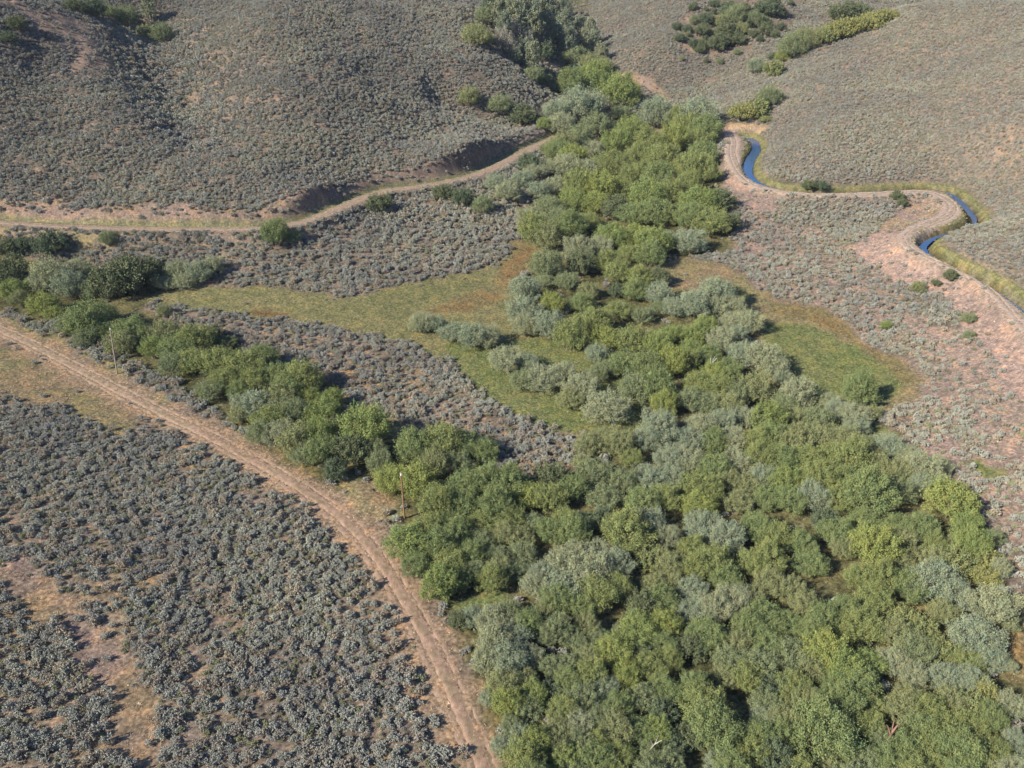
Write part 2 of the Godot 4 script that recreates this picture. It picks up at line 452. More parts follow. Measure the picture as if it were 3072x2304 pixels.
func bake_cover():
	var n := GW * GD
	g_col.resize(n)
	g_sage.resize(n)
	g_size.resize(n)
	g_grass.resize(n)
	var nb := FastNoiseLite.new()
	nb.seed = 77
	nb.frequency = 0.05
	nb.fractal_octaves = 4
	var nc := FastNoiseLite.new()
	nc.seed = 5
	nc.frequency = 0.16
	nc.fractal_octaves = 3
	var order := ["far_hill", "right_hill", "bare_ridge", "gully", "spur_base", "left_slope", "mid_sage", "right_flat", "pink_bank", "pink_bank_b", "pink_knoll", "bare_patch", "thicket", "draw", "scrub_patch",
		"meadow", "meadow_green", "meadow_rust", "meadow_rust_b", "meadow_east", "meadow_east_green", "meadow_east_rust", "meadow_corner", "meadow_low", "meadow_edge", "wedge", "glade",
		"flat", "flat_dense", "flat_bare", "verge_meadow", "verge_sage", "verge_light", "pale_path", "pale_flat", "pale_head"]
	# colour a, colour b, brush per square metre, brush width, grass
	var look := {
		"far_hill": [SOIL, LITTER, 1.8, 1.2, 0.0], "right_hill": [Vector3(0.305, 0.245, 0.192), LITTER * 1.25, 2.3, 1.08, 0.0], "bare_ridge": [PINK * 0.85, SOIL, 0.6, 1.2, 0.0],
		"gully": [LITTER, SOIL, 0.90, 2.0, 0.0], "spur_base": [PINK * 0.8, STRAW * 0.8, 0.5, 1.8, 0.0], "left_slope": [SOIL, OLIVE, 0.75, 1.5, 0.0], "mid_sage": [SOIL * 1.05, LITTER, 1.0, 1.6, 0.0],
		"right_flat": [PINK * 0.95, SOIL * 1.15, 1.05, 1.35, 0.25], "pink_bank": [PINK * 1.08, PINK * 0.95, 0.07, 1.2, 0.2], "pink_bank_b": [PINK * 0.95, SOIL, 0.16, 1.2, 0.0], "pink_knoll": [PINK * 1.02, STRAW, 0.08, 1.0, 0.0],
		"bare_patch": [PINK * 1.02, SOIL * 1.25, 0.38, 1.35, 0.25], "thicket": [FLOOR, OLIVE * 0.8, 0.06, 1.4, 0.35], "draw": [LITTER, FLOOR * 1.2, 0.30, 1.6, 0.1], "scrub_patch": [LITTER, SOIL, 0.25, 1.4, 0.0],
		"meadow": [OLIVE, Vector3(0.222, 0.222, 0.100), 0.012, 0.9, 0.9], "meadow_green": [GREEN, Vector3(0.220, 0.235, 0.098), 0.0, 0.9, 0.9], "meadow_rust": [RUST, OLIVE, 0.0, 0.9, 0.8], "meadow_rust_b": [RUST * 0.8, RUST, 0.0, 0.9, 0.8],
		"meadow_east": [OLIVE, STRAW * 0.72, 0.006, 0.9, 0.9], "meadow_east_green": [GREEN, GREEN.lerp(OLIVE, 0.35), 0.0, 0.9, 0.9], "meadow_east_rust": [RUST, OLIVE * 0.85, 0.0, 0.9, 0.8], "meadow_corner": [OLIVE * 0.8, GREEN, 0.0, 0.9, 0.9],
		"meadow_low": [GREEN, OLIVE, 0.0, 0.9, 0.9], "meadow_edge": [RUST, OLIVE, 0.0, 0.9, 0.9], "wedge": [STRAW * 0.8, SOIL, 0.95, 1.4, 0.35], "glade": [GREEN, GREEN * 1.3, 0.0, 0.9, 1.0],
		"flat": [SOIL * 1.12, STRAW * 0.74, 1.5, 1.3, 0.45], "flat_dense": [LITTER, SOIL, 2.8, 1.28, 0.2], "flat_bare": [PINK * 0.82, STRAW * 0.75, 0.07, 1.5, 0.55], "verge_meadow": [OLIVE, STRAW * 0.75, 0.02, 1.2, 0.8],
		"verge_sage": [SOIL, OLIVE, 0.7, 1.7, 0.2], "verge_light": [STRAW * 0.8, GREEN * 1.5, 0.15, 1.5, 0.6], "pale_path": [PINK * 0.95, STRAW * 0.9, 0.10, 1.0, 0.0], "pale_flat": [PINK * 1.1, STRAW, 0.03, 1.0, 0.0], "pale_head": [PINK * 1.1, STRAW, 0.05, 1.0, 0.0]}
	for j in GD:
		for i in GW:
			var k := j * GW + i
			var x := GX0 + i
			var d := GD0 + j
			var wb := nb.get_noise_2d(x, d)
			var wc := nc.get_noise_2d(x, d)
			var t := clampf(0.5 + wb * 1.1 + wc * 0.6, 0.0, 1.0)
			var c := SOIL.lerp(LITTER, t)
			var s := 1.65
			var z := 1.35
			var g := 0.0
			for q in order:
				var m: int = zmask[q][k]
				if m == 0:
					continue
				var wgt := 1.0 if m == 255 else smoothstep(0.36, 0.64, m / 255.0 + (wb + wc) * 0.30)
				if wgt <= 0.0:
					continue
				var l: Array = look[q]
				var la: Vector3 = l[0]
				var lb: Vector3 = l[1]
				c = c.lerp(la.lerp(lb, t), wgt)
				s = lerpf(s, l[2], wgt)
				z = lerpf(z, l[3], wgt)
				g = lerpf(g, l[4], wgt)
			g_col[k] = c
			g_sage[k] = s
			g_size[k] = z
			g_grass[k] = g
	# what the tracks and ditches do to the ground beside them
	var f: Dictionary = fields.main_track
	for k in f:
		var o: float = f[k].x
		var wb := n_mid.get_noise_1d(f[k].y * 0.6) * 2.0 + n_mid.get_noise_2d(k % GW * 1.7, k / GW * 1.7) * 1.6
		var shoulder := 1.0 - smoothstep(2.2, 4.8, absf(o + 0.5) + wb)
		g_col[k] = g_col[k].lerp(STRAW.lerp(TRACK, 0.45), shoulder * 0.9)
		g_sage[k] *= 1.0 - shoulder * 0.95
		g_grass[k] = lerpf(g_grass[k], 0.45, shoulder)
		if absf(o) < 2.6:
			g_sage[k] = 0.0
	f = fields.ditch_track
	for k in f:
		var o: float = f[k].x
		if absf(o) > 9.0:
			continue
		var lush := exp(-pow((o - 3.4) / 1.5, 2.0))
		g_col[k] = g_col[k].lerp(GREEN * 1.35, lush * 0.55)
		var dirt := 1.0 - smoothstep(1.6, 2.6, absf(o))
		g_col[k] = g_col[k].lerp(STRAW.lerp(PINK, 0.45) * 0.92, dirt * 0.9)
		var bank := smoothstep(4.6, 5.4, o) * (1.0 - smoothstep(6.4, 8.0, o))
		g_col[k] = g_col[k].lerp(PINK * 0.8, bank * 0.7)
		g_sage[k] *= (1.0 - dirt) * (1.0 - lush * 0.9) * (1.0 - bank * 0.6)
		g_grass[k] = maxf(g_grass[k], lush)
		if o > -3.0 and o < 4.8:
			g_sage[k] = 0.0
	f = fields.canal_track
	for k in f:
		var o: float = absf(f[k].x)
		var dirt := 1.0 - smoothstep(2.0, 4.0, o)
		g_col[k] = g_col[k].lerp(Vector3(0.45, 0.345, 0.265), dirt * 0.95)
		g_sage[k] *= 1.0 - dirt
	f = fields.canal
	for k in f:
		var o: float = absf(f[k].x)
		var lush := exp(-pow((o - 2.5) / 0.9, 2.0)) * (1.0 - smoothstep(8.3, 8.9, hg[k]))
		g_col[k] = g_col[k].lerp(Vector3(0.26, 0.27, 0.095), lush * 0.85)
		g_grass[k] = maxf(g_grass[k], lush)
		if o < 3.6:
			g_sage[k] = 0.0
		if o < 1.4:
			g_grass[k] = 0.0
			g_col[k] = Vector3(0.10, 0.085, 0.05)

# ---------------------------------------------------------------- small helpers for nodes and materials
func numbered(called: String) -> String:
	names[called] = names.get(called, 0) + 1
	return called if names[called] == 1 else "%s_%03d" % [called, names[called] - 1]

func tag(o: Node, label: String, category: String, group := "", kind := ""):
	o.set_meta("label", label)
	o.set_meta("category", category)
	if group:
		o.set_meta("group", group)
	if kind:
		o.set_meta("kind", kind)

func mesh_of(v: PackedVector3Array, nrm: PackedVector3Array, col: PackedColorArray, idx: PackedInt32Array) -> ArrayMesh:
	var a := []
	a.resize(Mesh.ARRAY_MAX)
	a[Mesh.ARRAY_VERTEX] = v
	a[Mesh.ARRAY_NORMAL] = nrm
	if col.size():
		a[Mesh.ARRAY_COLOR] = col
	a[Mesh.ARRAY_INDEX] = idx
	var m := ArrayMesh.new()
	m.add_surface_from_arrays(Mesh.PRIMITIVE_TRIANGLES, a)
	return m

func lin(c: Vector3) -> Color:
	return Color(c.x, c.y, c.z).linear_to_srgb()

func leaf_material(c: Vector3, through := 0.25) -> StandardMaterial3D:
	var m := StandardMaterial3D.new()
	m.albedo_color = lin(c)
	m.vertex_color_use_as_albedo = true
	m.roughness = 0.85
	m.metallic_specular = 0.1
	m.cull_mode = BaseMaterial3D.CULL_DISABLED
	if through > 0.0:
		m.backlight_enabled = true
		m.backlight = Color(through, through, through)
	return m

func noise_texture(freq: float, lo: float, hi: float, sd: int) -> NoiseTexture2D:
	var t := NoiseTexture2D.new()
	t.width = 512
	t.height = 512
	t.seamless = true
	var n := FastNoiseLite.new()
	n.seed = sd
	n.frequency = freq
	n.fractal_octaves = 5
	n.fractal_gain = 0.65
	t.noise = n
	var g := Gradient.new()
	g.set_color(0, Color(lo, lo, lo))
	g.set_color(1, Color(hi, hi, hi))
	t.color_ramp = g
	return t

# ---------------------------------------------------------------- terrain sheet: a fan of strips, finer where it is near
func build_terrain():
	var cols := PackedFloat32Array()
	var nc := 700
	for s in [-9.0, -6.0, -4.2, -3.2, -2.6, -2.2, -1.9, -1.7, -1.55, -1.4, -1.3, -1.22, -1.15, -1.09, -1.04]:
		cols.append(s)
	for i in nc + 1:
		cols.append(-1.0 + 2.0 * i / nc)
	for s in [1.04, 1.09, 1.15, 1.22, 1.3, 1.4, 1.55, 1.7, 1.9, 2.2, 2.6, 3.2, 4.2, 6.0, 9.0]:
		cols.append(s)
	var rows := PackedFloat32Array()
	for d in [-400.0, -200.0, -90.0, -30.0, 0.0, 15.0, 25.0, 32.0, 36.0]:
		rows.append(d)
	var dd := 38.0
	while dd < 475.0:
		rows.append(dd)
		dd += 0.24 + dd * 0.0021
	for d in [480.0, 488.0, 500.0, 520.0, 545.0, 580.0, 640.0, 740.0, 900.0, 1200.0, 1700.0]:
		rows.append(d)
	var w := cols.size()
	var h := rows.size()
	var v := PackedVector3Array()
	var col := PackedColorArray()
	v.resize(w * h)
	col.resize(w * h)
	for j in h:
		var d := rows[j]
		var half := 62.0 + maxf(d - 38.0, 0.0) * 0.60
		for i in w:
			var x := cols[i] * half
			var k := j * w + i
			var y := ground(x, -d)
			var ax := maxf(absf(x) - 330.0, 0.0) + maxf(d - 590.0, 0.0) * 0.5
			y += ax * 0.12
			var cx := clampf(x - GX0, 0.0, GW - 1.01)
			var cz := clampf(d - GD0, 0.0, GD - 1.01)
			var ix := int(cx)
			var iz := int(cz)
			var q := iz * GW + ix
			var fx := cx - ix
			var fz := cz - iz
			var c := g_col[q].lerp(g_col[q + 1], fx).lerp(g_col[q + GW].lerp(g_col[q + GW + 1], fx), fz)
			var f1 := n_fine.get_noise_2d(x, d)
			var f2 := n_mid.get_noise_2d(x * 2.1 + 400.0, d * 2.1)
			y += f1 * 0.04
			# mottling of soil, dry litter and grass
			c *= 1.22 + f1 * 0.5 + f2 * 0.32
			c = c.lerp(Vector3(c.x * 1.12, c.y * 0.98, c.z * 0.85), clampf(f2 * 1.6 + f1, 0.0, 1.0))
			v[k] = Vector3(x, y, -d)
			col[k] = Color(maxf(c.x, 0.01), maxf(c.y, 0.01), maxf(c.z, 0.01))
	var nrm := PackedVector3Array()
	nrm.resize(w * h)
	for j in h:
		for i in w:
			var a := v[j * w + mini(i + 1, w - 1)] - v[j * w + maxi(i - 1, 0)]
			var b := v[mini(j + 1, h - 1) * w + i] - v[maxi(j - 1, 0) * w + i]
			nrm[j * w + i] = a.cross(b).normalized()
	var idx := PackedInt32Array()
	idx.resize((w - 1) * (h - 1) * 6)
	var t := 0
	for j in h - 1:
		for i in w - 1:
			var k := j * w + i
			idx[t] = k
			idx[t + 1] = k + w
			idx[t + 2] = k + 1
			idx[t + 3] = k + 1
			idx[t + 4] = k + w
			idx[t + 5] = k + w + 1
			t += 6
	var o := MeshInstance3D.new()
	o.name = "terrain"
	o.mesh = mesh_of(v, nrm, col, idx)
	var m := StandardMaterial3D.new()
	m.vertex_color_use_as_albedo = true
	m.albedo_texture = noise_texture(0.035, 0.42, 1.0, 4)
	m.uv1_triplanar = true
	m.uv1_world_triplanar = true
	m.uv1_scale = Vector3.ONE * 0.085
	m.roughness = 0.95
	m.metallic_specular = 0.1
	m.albedo_color = Color(1, 1, 1)
	o.material_override = m
	tag(o, "rolling brown valley ground between two brush covered hills", "ground", "", "structure")
	add_child(o)

# a road as a shaped ribbon: wheel ruts, a raised middle, ragged edges
func build_road(called: String, line: PackedVector2Array, half: float, tint: Vector3, label: String, sd: int):
	var n := line.size()
	var acr := 27
	var v := PackedVector3Array()
	var nrm := PackedVector3Array()
	var col := PackedColorArray()
	var ns := FastNoiseLite.new()
	ns.seed = sd
	ns.frequency = 0.35
	ns.fractal_octaves = 4
	for i in n:
		var t := (line[mini(i + 1, n - 1)] - line[maxi(i - 1, 0)]).normalized()
		var side := Vector2(-t.y, t.x)
		var wl := half * (1.0 + 0.25 * ns.get_noise_2d(i * 0.45, 50.0) + 0.1 * ns.get_noise_2d(i * 1.6, 90.0))
		var wr := half * (1.0 + 0.25 * ns.get_noise_2d(i * 0.45, 150.0) + 0.1 * ns.get_noise_2d(i * 1.6, 190.0))
		for a in acr:
			var f := -1.0 + 2.0 * a / (acr - 1)
			var off := f * (wl if f < 0 else wr)
			var p := line[i] + side * off
			var y := ground(p.x, -p.y)
			var m := absf(off)
			var rut := exp(-pow((m - 0.9) / 0.34, 2.0))
			var edge := 1.0 - smoothstep(0.45, 1.0, absf(f))
			var grain := ns.get_noise_2d(p.x * 3.0, p.y * 3.0)
			y += lerpf(-0.05, 0.06 - rut * 0.09 + grain * 0.012, edge)
			v.append(Vector3(p.x, y, -p.y))
			var c := tint * (1.0 + grain * 0.5)
			if called == "dirt_track":        # redder earth where it runs low, straw and sand higher up
				c = c.lerp(Vector3(0.46, 0.345, 0.235) * (1.0 + grain * 0.5), clampf(1.25 - 1.9 * i / n + ns.get_noise_2d(p.x * 0.2, p.y * 0.2) * 0.8, 0.0, 0.85))
			var mid := exp(-pow(m / 0.45, 2.0)) * clampf(0.6 + ns.get_noise_2d(p.x, p.y) * 1.8, 0.0, 1.0)
			c = c.lerp(Vector3(0.27, 0.215, 0.12) * (1.0 + grain * 0.5), mid * 0.7)
			c *= 1.0 + 0.16 * rut
			c = c.lerp(STRAW * (1.0 + grain * 0.5), (1.0 - edge) * 0.6)
			col.append(Color(c.x, c.y, c.z))
	nrm.resize(v.size())
	var idx := PackedInt32Array()
	for i in n:
		for a in acr:
			var e := v[i * acr + mini(a + 1, acr - 1)] - v[i * acr + maxi(a - 1, 0)]
			var b := v[mini(i + 1, n - 1) * acr + a] - v[maxi(i - 1, 0) * acr + a]
			var q := e.cross(b)
			nrm[i * acr + a] = (q if q.y > 0 else -q).normalized()
			if i < n - 1 and a < acr - 1:
				var k := i * acr + a
				idx.append_array([k, k + 1, k + acr, k + 1, k + acr + 1, k + acr])
	var o := MeshInstance3D.new()
	o.name = called
	o.mesh = mesh_of(v, nrm, col, idx)
	var m := StandardMaterial3D.new()
	m.vertex_color_use_as_albedo = true
	m.albedo_texture = noise_texture(0.03, 0.72, 1.0, sd)
	m.uv1_triplanar = true
	m.uv1_world_triplanar = true
	m.uv1_scale = Vector3.ONE * 0.3
	m.roughness = 0.95
	m.metallic_specular = 0.1
	o.material_override = m
	tag(o, label, "road", "", "structure")
	add_child(o)

func build_water():
	var line: PackedVector2Array = lines.canal
	var v := PackedVector3Array()
	var nrm := PackedVector3Array()
	var idx := PackedInt32Array()
	var n := line.size()
	var reedy := on_level(2895, 674, 8.0)
	for i in n:
		var t := (line[mini(i + 1, n - 1)] - line[maxi(i - 1, 0)]).normalized()
		var side := Vector2(-t.y, t.x)
		for a in 3:
			var tail := smoothstep(0.62, 0.74, float(i) / n)
			var choke := 1.0 - 0.85 * exp(-pow(line[i].distance_to(Vector2(reedy.x, -reedy.z)) / 10.0, 2.0))      # overgrown stretch round the knoll
			var wob := 1.0 + 0.25 * n_mid.get_noise_2d(i * 2.0, 40.0 + a * 60.0)
			var p := line[i] + side * (a - 1) * wob * choke * lerpf(lerpf(1.45, 0.95, smoothstep(0.16, 0.26, float(i) / n)), 0.8, tail)
			v.append(Vector3(p.x, 6.85 - 0.1 * float(i) / n - 0.75 * tail, -p.y))
			nrm.append(Vector3.UP)
		if i < n - 1:
			for a in 2:
				var k := i * 3 + a
				idx.append_array([k, k + 1, k + 3, k + 1, k + 4, k + 3])
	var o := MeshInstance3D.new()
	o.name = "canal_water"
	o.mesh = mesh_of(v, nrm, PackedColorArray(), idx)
	var m := StandardMaterial3D.new()
	m.albedo_color = lin(Vector3(0.028, 0.082, 0.185))  # blue of the reflected sky is painted into the base colour
	m.roughness = 0.08
	m.metallic_specular = 0.8
	var nt := noise_texture(0.03, 0.0, 1.0, 31)
	nt.as_normal_map = true
	nt.bump_strength = 1.2
	nt.color_ramp = null
	m.normal_enabled = true
	m.normal_texture = nt
	m.normal_scale = 0.25
	m.uv1_triplanar = true
	m.uv1_world_triplanar = true
	m.uv1_scale = Vector3.ONE * 0.25
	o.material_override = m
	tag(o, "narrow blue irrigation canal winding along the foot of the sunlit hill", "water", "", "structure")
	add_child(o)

# ---------------------------------------------------------------- foliage meshes
var bv: PackedVector3Array
var bn: PackedVector3Array
var bc: PackedColorArray
var bi: PackedInt32Array

func begin():
	bv = PackedVector3Array()
	bn = PackedVector3Array()
	bc = PackedColorArray()
	bi = PackedInt32Array()

func done() -> ArrayMesh:
	return mesh_of(bv, bn, bc, bi)

func rnd_dir() -> Vector3:
	var z := rng.randf_range(-1.0, 1.0)
	var a := rng.randf() * TAU
	var r := sqrt(1.0 - z * z)
	return Vector3(r * cos(a), z, r * sin(a))

func leaf(p: Vector3, along: Vector3, facing: Vector3, l: float, w: float, c: Color):
	var s := along.cross(facing)
	if s.length_squared() < 1e-6:
		s = along.cross(Vector3.RIGHT)
	s = s.normalized() * w
	var e := along * l
	var nn := e.cross(s).normalized()
	var flip := nn.dot(facing) < 0
	if flip:
		nn = -nn
	var k := bv.size()
	bv.append(p - e)
	bv.append(p + s - e * 0.15)
	bv.append(p + e)
	bv.append(p - s - e * 0.15)
	for i in 4:
		bn.append(nn)
		bc.append(c)
	bi.append_array([k, k + 2, k + 1, k, k + 3, k + 2] if flip else [k, k + 1, k + 2, k, k + 2, k + 3])

func twig(a: Vector3, b: Vector3, ra: float, rb: float, c: Color):
	var d := (b - a).normalized()
	var s := d.cross(Vector3.UP if absf(d.y) < 0.9 else Vector3.RIGHT).normalized()
	var t := d.cross(s)
	var k := bv.size()
	for e in 2:
		for i in 4:
			var q := s * cos(i * TAU / 4) + t * sin(i * TAU / 4)
			bv.append((a if e == 0 else b) + q * (ra if e == 0 else rb))
			bn.append(q)
			bc.append(c)
	for i in 4:
		var j := (i + 1) % 4
		bi.append_array([k + i, k + 4 + i, k + j, k + j, k + 4 + i, k + 4 + j])

# one willow crown: radius 1, sprays of leaves massed on an uneven dome; `tall` is its height
func crown_mesh(sd: int, tall: float, sprays: int, per: int, size: float, lean_up: float, gaps: float) -> ArrayMesh:
	rng.seed = sd
	begin()
	var shape := FastNoiseLite.new()
	shape.seed = sd
	shape.frequency = 0.9
	shape.fractal_octaves = 2
	for i in sprays:
		var dir := rnd_dir()
		while dir.y < -0.35:
			dir = rnd_dir()
		var bulge := 1.0 + shape.get_noise_3d(dir.x * 1.3, dir.y * 1.3, dir.z * 1.3) * 0.40
		if shape.get_noise_3d(dir.x * 3.0 + 9.0, dir.y * 3.0, dir.z * 3.0) > 0.62 - gaps:
			continue
		var r := bulge * lerpf(0.62, 1.0, sqrt(rng.randf()))
		var c := Vector3(dir.x * r, tall * (0.42 + 0.52 * dir.y * r), dir.z * r)
		var out := (dir + Vector3(0, lean_up, 0)).normalized()
		var patch := shape.get_noise_3d(dir.x * 2.2 - 7.0, dir.y * 2.2, dir.z * 2.2)      # leaf colour differs from limb to limb
		var tone := rng.randf_range(0.80, 1.18) * (1.0 + patch * 0.25)
		var warm := rng.randf_range(-0.07, 0.09) + patch * 0.16
		var rad := rng.randf_range(0.10, 0.20)
		for k in per:
			var q := rnd_dir() * pow(rng.randf(), 0.45)
			var p := c + q * rad + out * q.dot(out) * rad * 0.9
			var face := (q * 0.8 + out * 0.75 + rnd_dir() * 0.55).normalized()
			var al := (out + rnd_dir() * 0.9).normalized()
			var b := tone * rng.randf_range(0.82, 1.16)
			var s := size * rng.randf_range(0.7, 1.3)
			leaf(p, al, face, s, s * 0.55, Color(b * (1.0 + warm), b, b * (1.0 - warm)))
	# leaves deeper inside the bush
	for i in sprays * 4:
		var q := rnd_dir() * pow(rng.randf(), 0.5) * 0.72
		leaf(Vector3(q.x, tall * (0.42 + 0.5 * q.y), q.z), rnd_dir(), rnd_dir(), size * 1.7, size * 1.0, Color(0.9, 0.9, 0.9))
	return done()

func stems_mesh(sd: int, tall: float, count: int, thick: float, straight: bool) -> ArrayMesh:
	rng.seed = sd
	begin()
	for i in count:
		var a := rng.randf() * TAU
		var root := Vector3(cos(a), 0, sin(a)) * (0.02 if straight else rng.randf_range(0.04, 0.30))
		root.y = -0.12
		var reach := 0.10 if straight else rng.randf_range(0.25, 0.72)
		var top := Vector3(cos(a) * reach, tall * rng.randf_range(0.55, 0.86), sin(a) * reach)
		var mid := root.lerp(top, 0.5) + Vector3(rng.randf_range(-0.06, 0.06), 0.05, rng.randf_range(-0.06, 0.06))
		var c := Color.WHITE * rng.randf_range(0.8, 1.1)
		twig(root, mid, thick, thick * 0.7, c)
		twig(mid, top, thick * 0.7, thick * 0.25, c)
		for b in 2:
			var f := mid.lerp(top, rng.randf_range(0.1, 0.7))
			twig(f, f + (rnd_dir() + Vector3(0, 0.9, 0)) * 0.22, thick * 0.4, thick * 0.12, c)
	return done()

# a leafless bush: fans of grey branches that fork twice
func bare_mesh(sd: int, tall: float) -> ArrayMesh:
	rng.seed = sd
	begin()
	for i in 34:
		var a := rng.randf() * TAU
		var lean := sqrt(rng.randf()) * 0.9
		var root := Vector3(cos(a), 0, sin(a)) * lean * 0.3 + Vector3(0, -0.1, 0)
		var top := Vector3(cos(a) * lean, tall * rng.randf_range(0.6, 1.0) * (1.15 - lean * 0.5), sin(a) * lean)
		var mid := root.lerp(top, 0.45) + rnd_dir() * 0.06
		var c := Color.WHITE * rng.randf_range(0.75, 1.15)
		twig(root, mid, 0.030, 0.022, c)
		twig(mid, top, 0.022, 0.010, c)
		for b in 7:
			var f := mid.lerp(top, rng.randf_range(-0.3, 0.95))
			var g := f + ((top - mid).normalized() + rnd_dir() * 0.8).normalized() * rng.randf_range(0.15, 0.34)
			twig(f, g, 0.014, 0.007, c)
			for e in 3:
				var q := f.lerp(g, rng.randf_range(0.3, 1.0))
				twig(q, q + ((g - f).normalized() + rnd_dir() * 0.8).normalized() * rng.randf_range(0.08, 0.2), 0.009, 0.005, c)
	return done()

# sagebrush: width 1, low dome of stiff grey tufts on a twiggy base
func sage_mesh(sd: int, tufts: int, per: int, size: float, tall: float) -> ArrayMesh:
	rng.seed = sd
	begin()
	var lobes := []
	for i in 5:
		var a := rng.randf() * TAU
		lobes.append([Vector3(cos(a), 0, sin(a)) * rng.randf_range(0.08, 0.24), rng.randf_range(0.22, 0.34), rng.randf_range(0.7, 1.1)])
	for i in tufts:
		var l: Array = lobes[i % lobes.size()]
		var dir := rnd_dir()
		dir.y = absf(dir.y) * 1.1 - 0.15
		var r: float = l[1]
		var base: Vector3 = l[0]
		var hh: float = l[2]
		var c := base + Vector3(dir.x * r, tall * hh * (0.38 + 0.5 * dir.y), dir.z * r) * rng.randf_range(0.8, 1.08)
		var tone := rng.randf_range(0.78, 1.2)
		var out := (dir + Vector3(0, 0.5, 0)).normalized()
		for k in per:
			var q := rnd_dir() * rng.randf_range(0.2, 1.0)
			var p := c + q * 0.085
			var b := tone * rng.randf_range(0.85, 1.15)
			var s := size * rng.randf_range(0.7, 1.3)
			leaf(p, (out + rnd_dir() * 0.8).normalized(), (q + out * 0.6 + rnd_dir() * 0.5).normalized(), s, s * 0.6, Color(b, b, b))
	for i in 5:
		var e := rnd_dir()
		e.y = absf(e.y) + 0.4
		twig(Vector3(e.x * 0.06, -0.06, e.z * 0.06), Vector3(e.x * 0.3, tall * 0.6, e.z * 0.3), 0.02, 0.01, Color(0.8, 0.68, 0.58))
	return done()

func tuft_mesh(sd: int, blades: int) -> ArrayMesh:
	rng.seed = sd
	begin()
	for i in blades:
		var a := rng.randf() * TAU
		var root := Vector3(cos(a), 0, sin(a)) * sqrt(rng.randf()) * 0.5
		var tip := root * 1.6 + Vector3(rng.randf_range(-0.25, 0.4), rng.randf_range(0.35, 1.0), rng.randf_range(-0.3, 0.3))
		var s := Vector3(-sin(a), 0, cos(a)) * 0.06
		var b := rng.randf_range(0.75, 1.2)
		var k := bv.size()
		bv.append_array([root - s, root + s, tip])
		var nn := (tip - root).cross(s).normalized()
		for q in 3:
			bn.append(nn if nn.y > 0 else -nn)
			bc.append(Color(b, b, b))
		bi.append_array([k, k + 1, k + 2] if nn.y > 0 else [k, k + 2, k + 1])
	return done()

# ---------------------------------------------------------------- sagebrush
func visible_spot(p: Vector3, margin: float) -> bool:
	var q := to_px(p)
	return q.z > 0 and q.x > -margin and q.x < 3072 + margin and q.y > -margin * 0.5 and q.y < 2304 + margin * 0.7

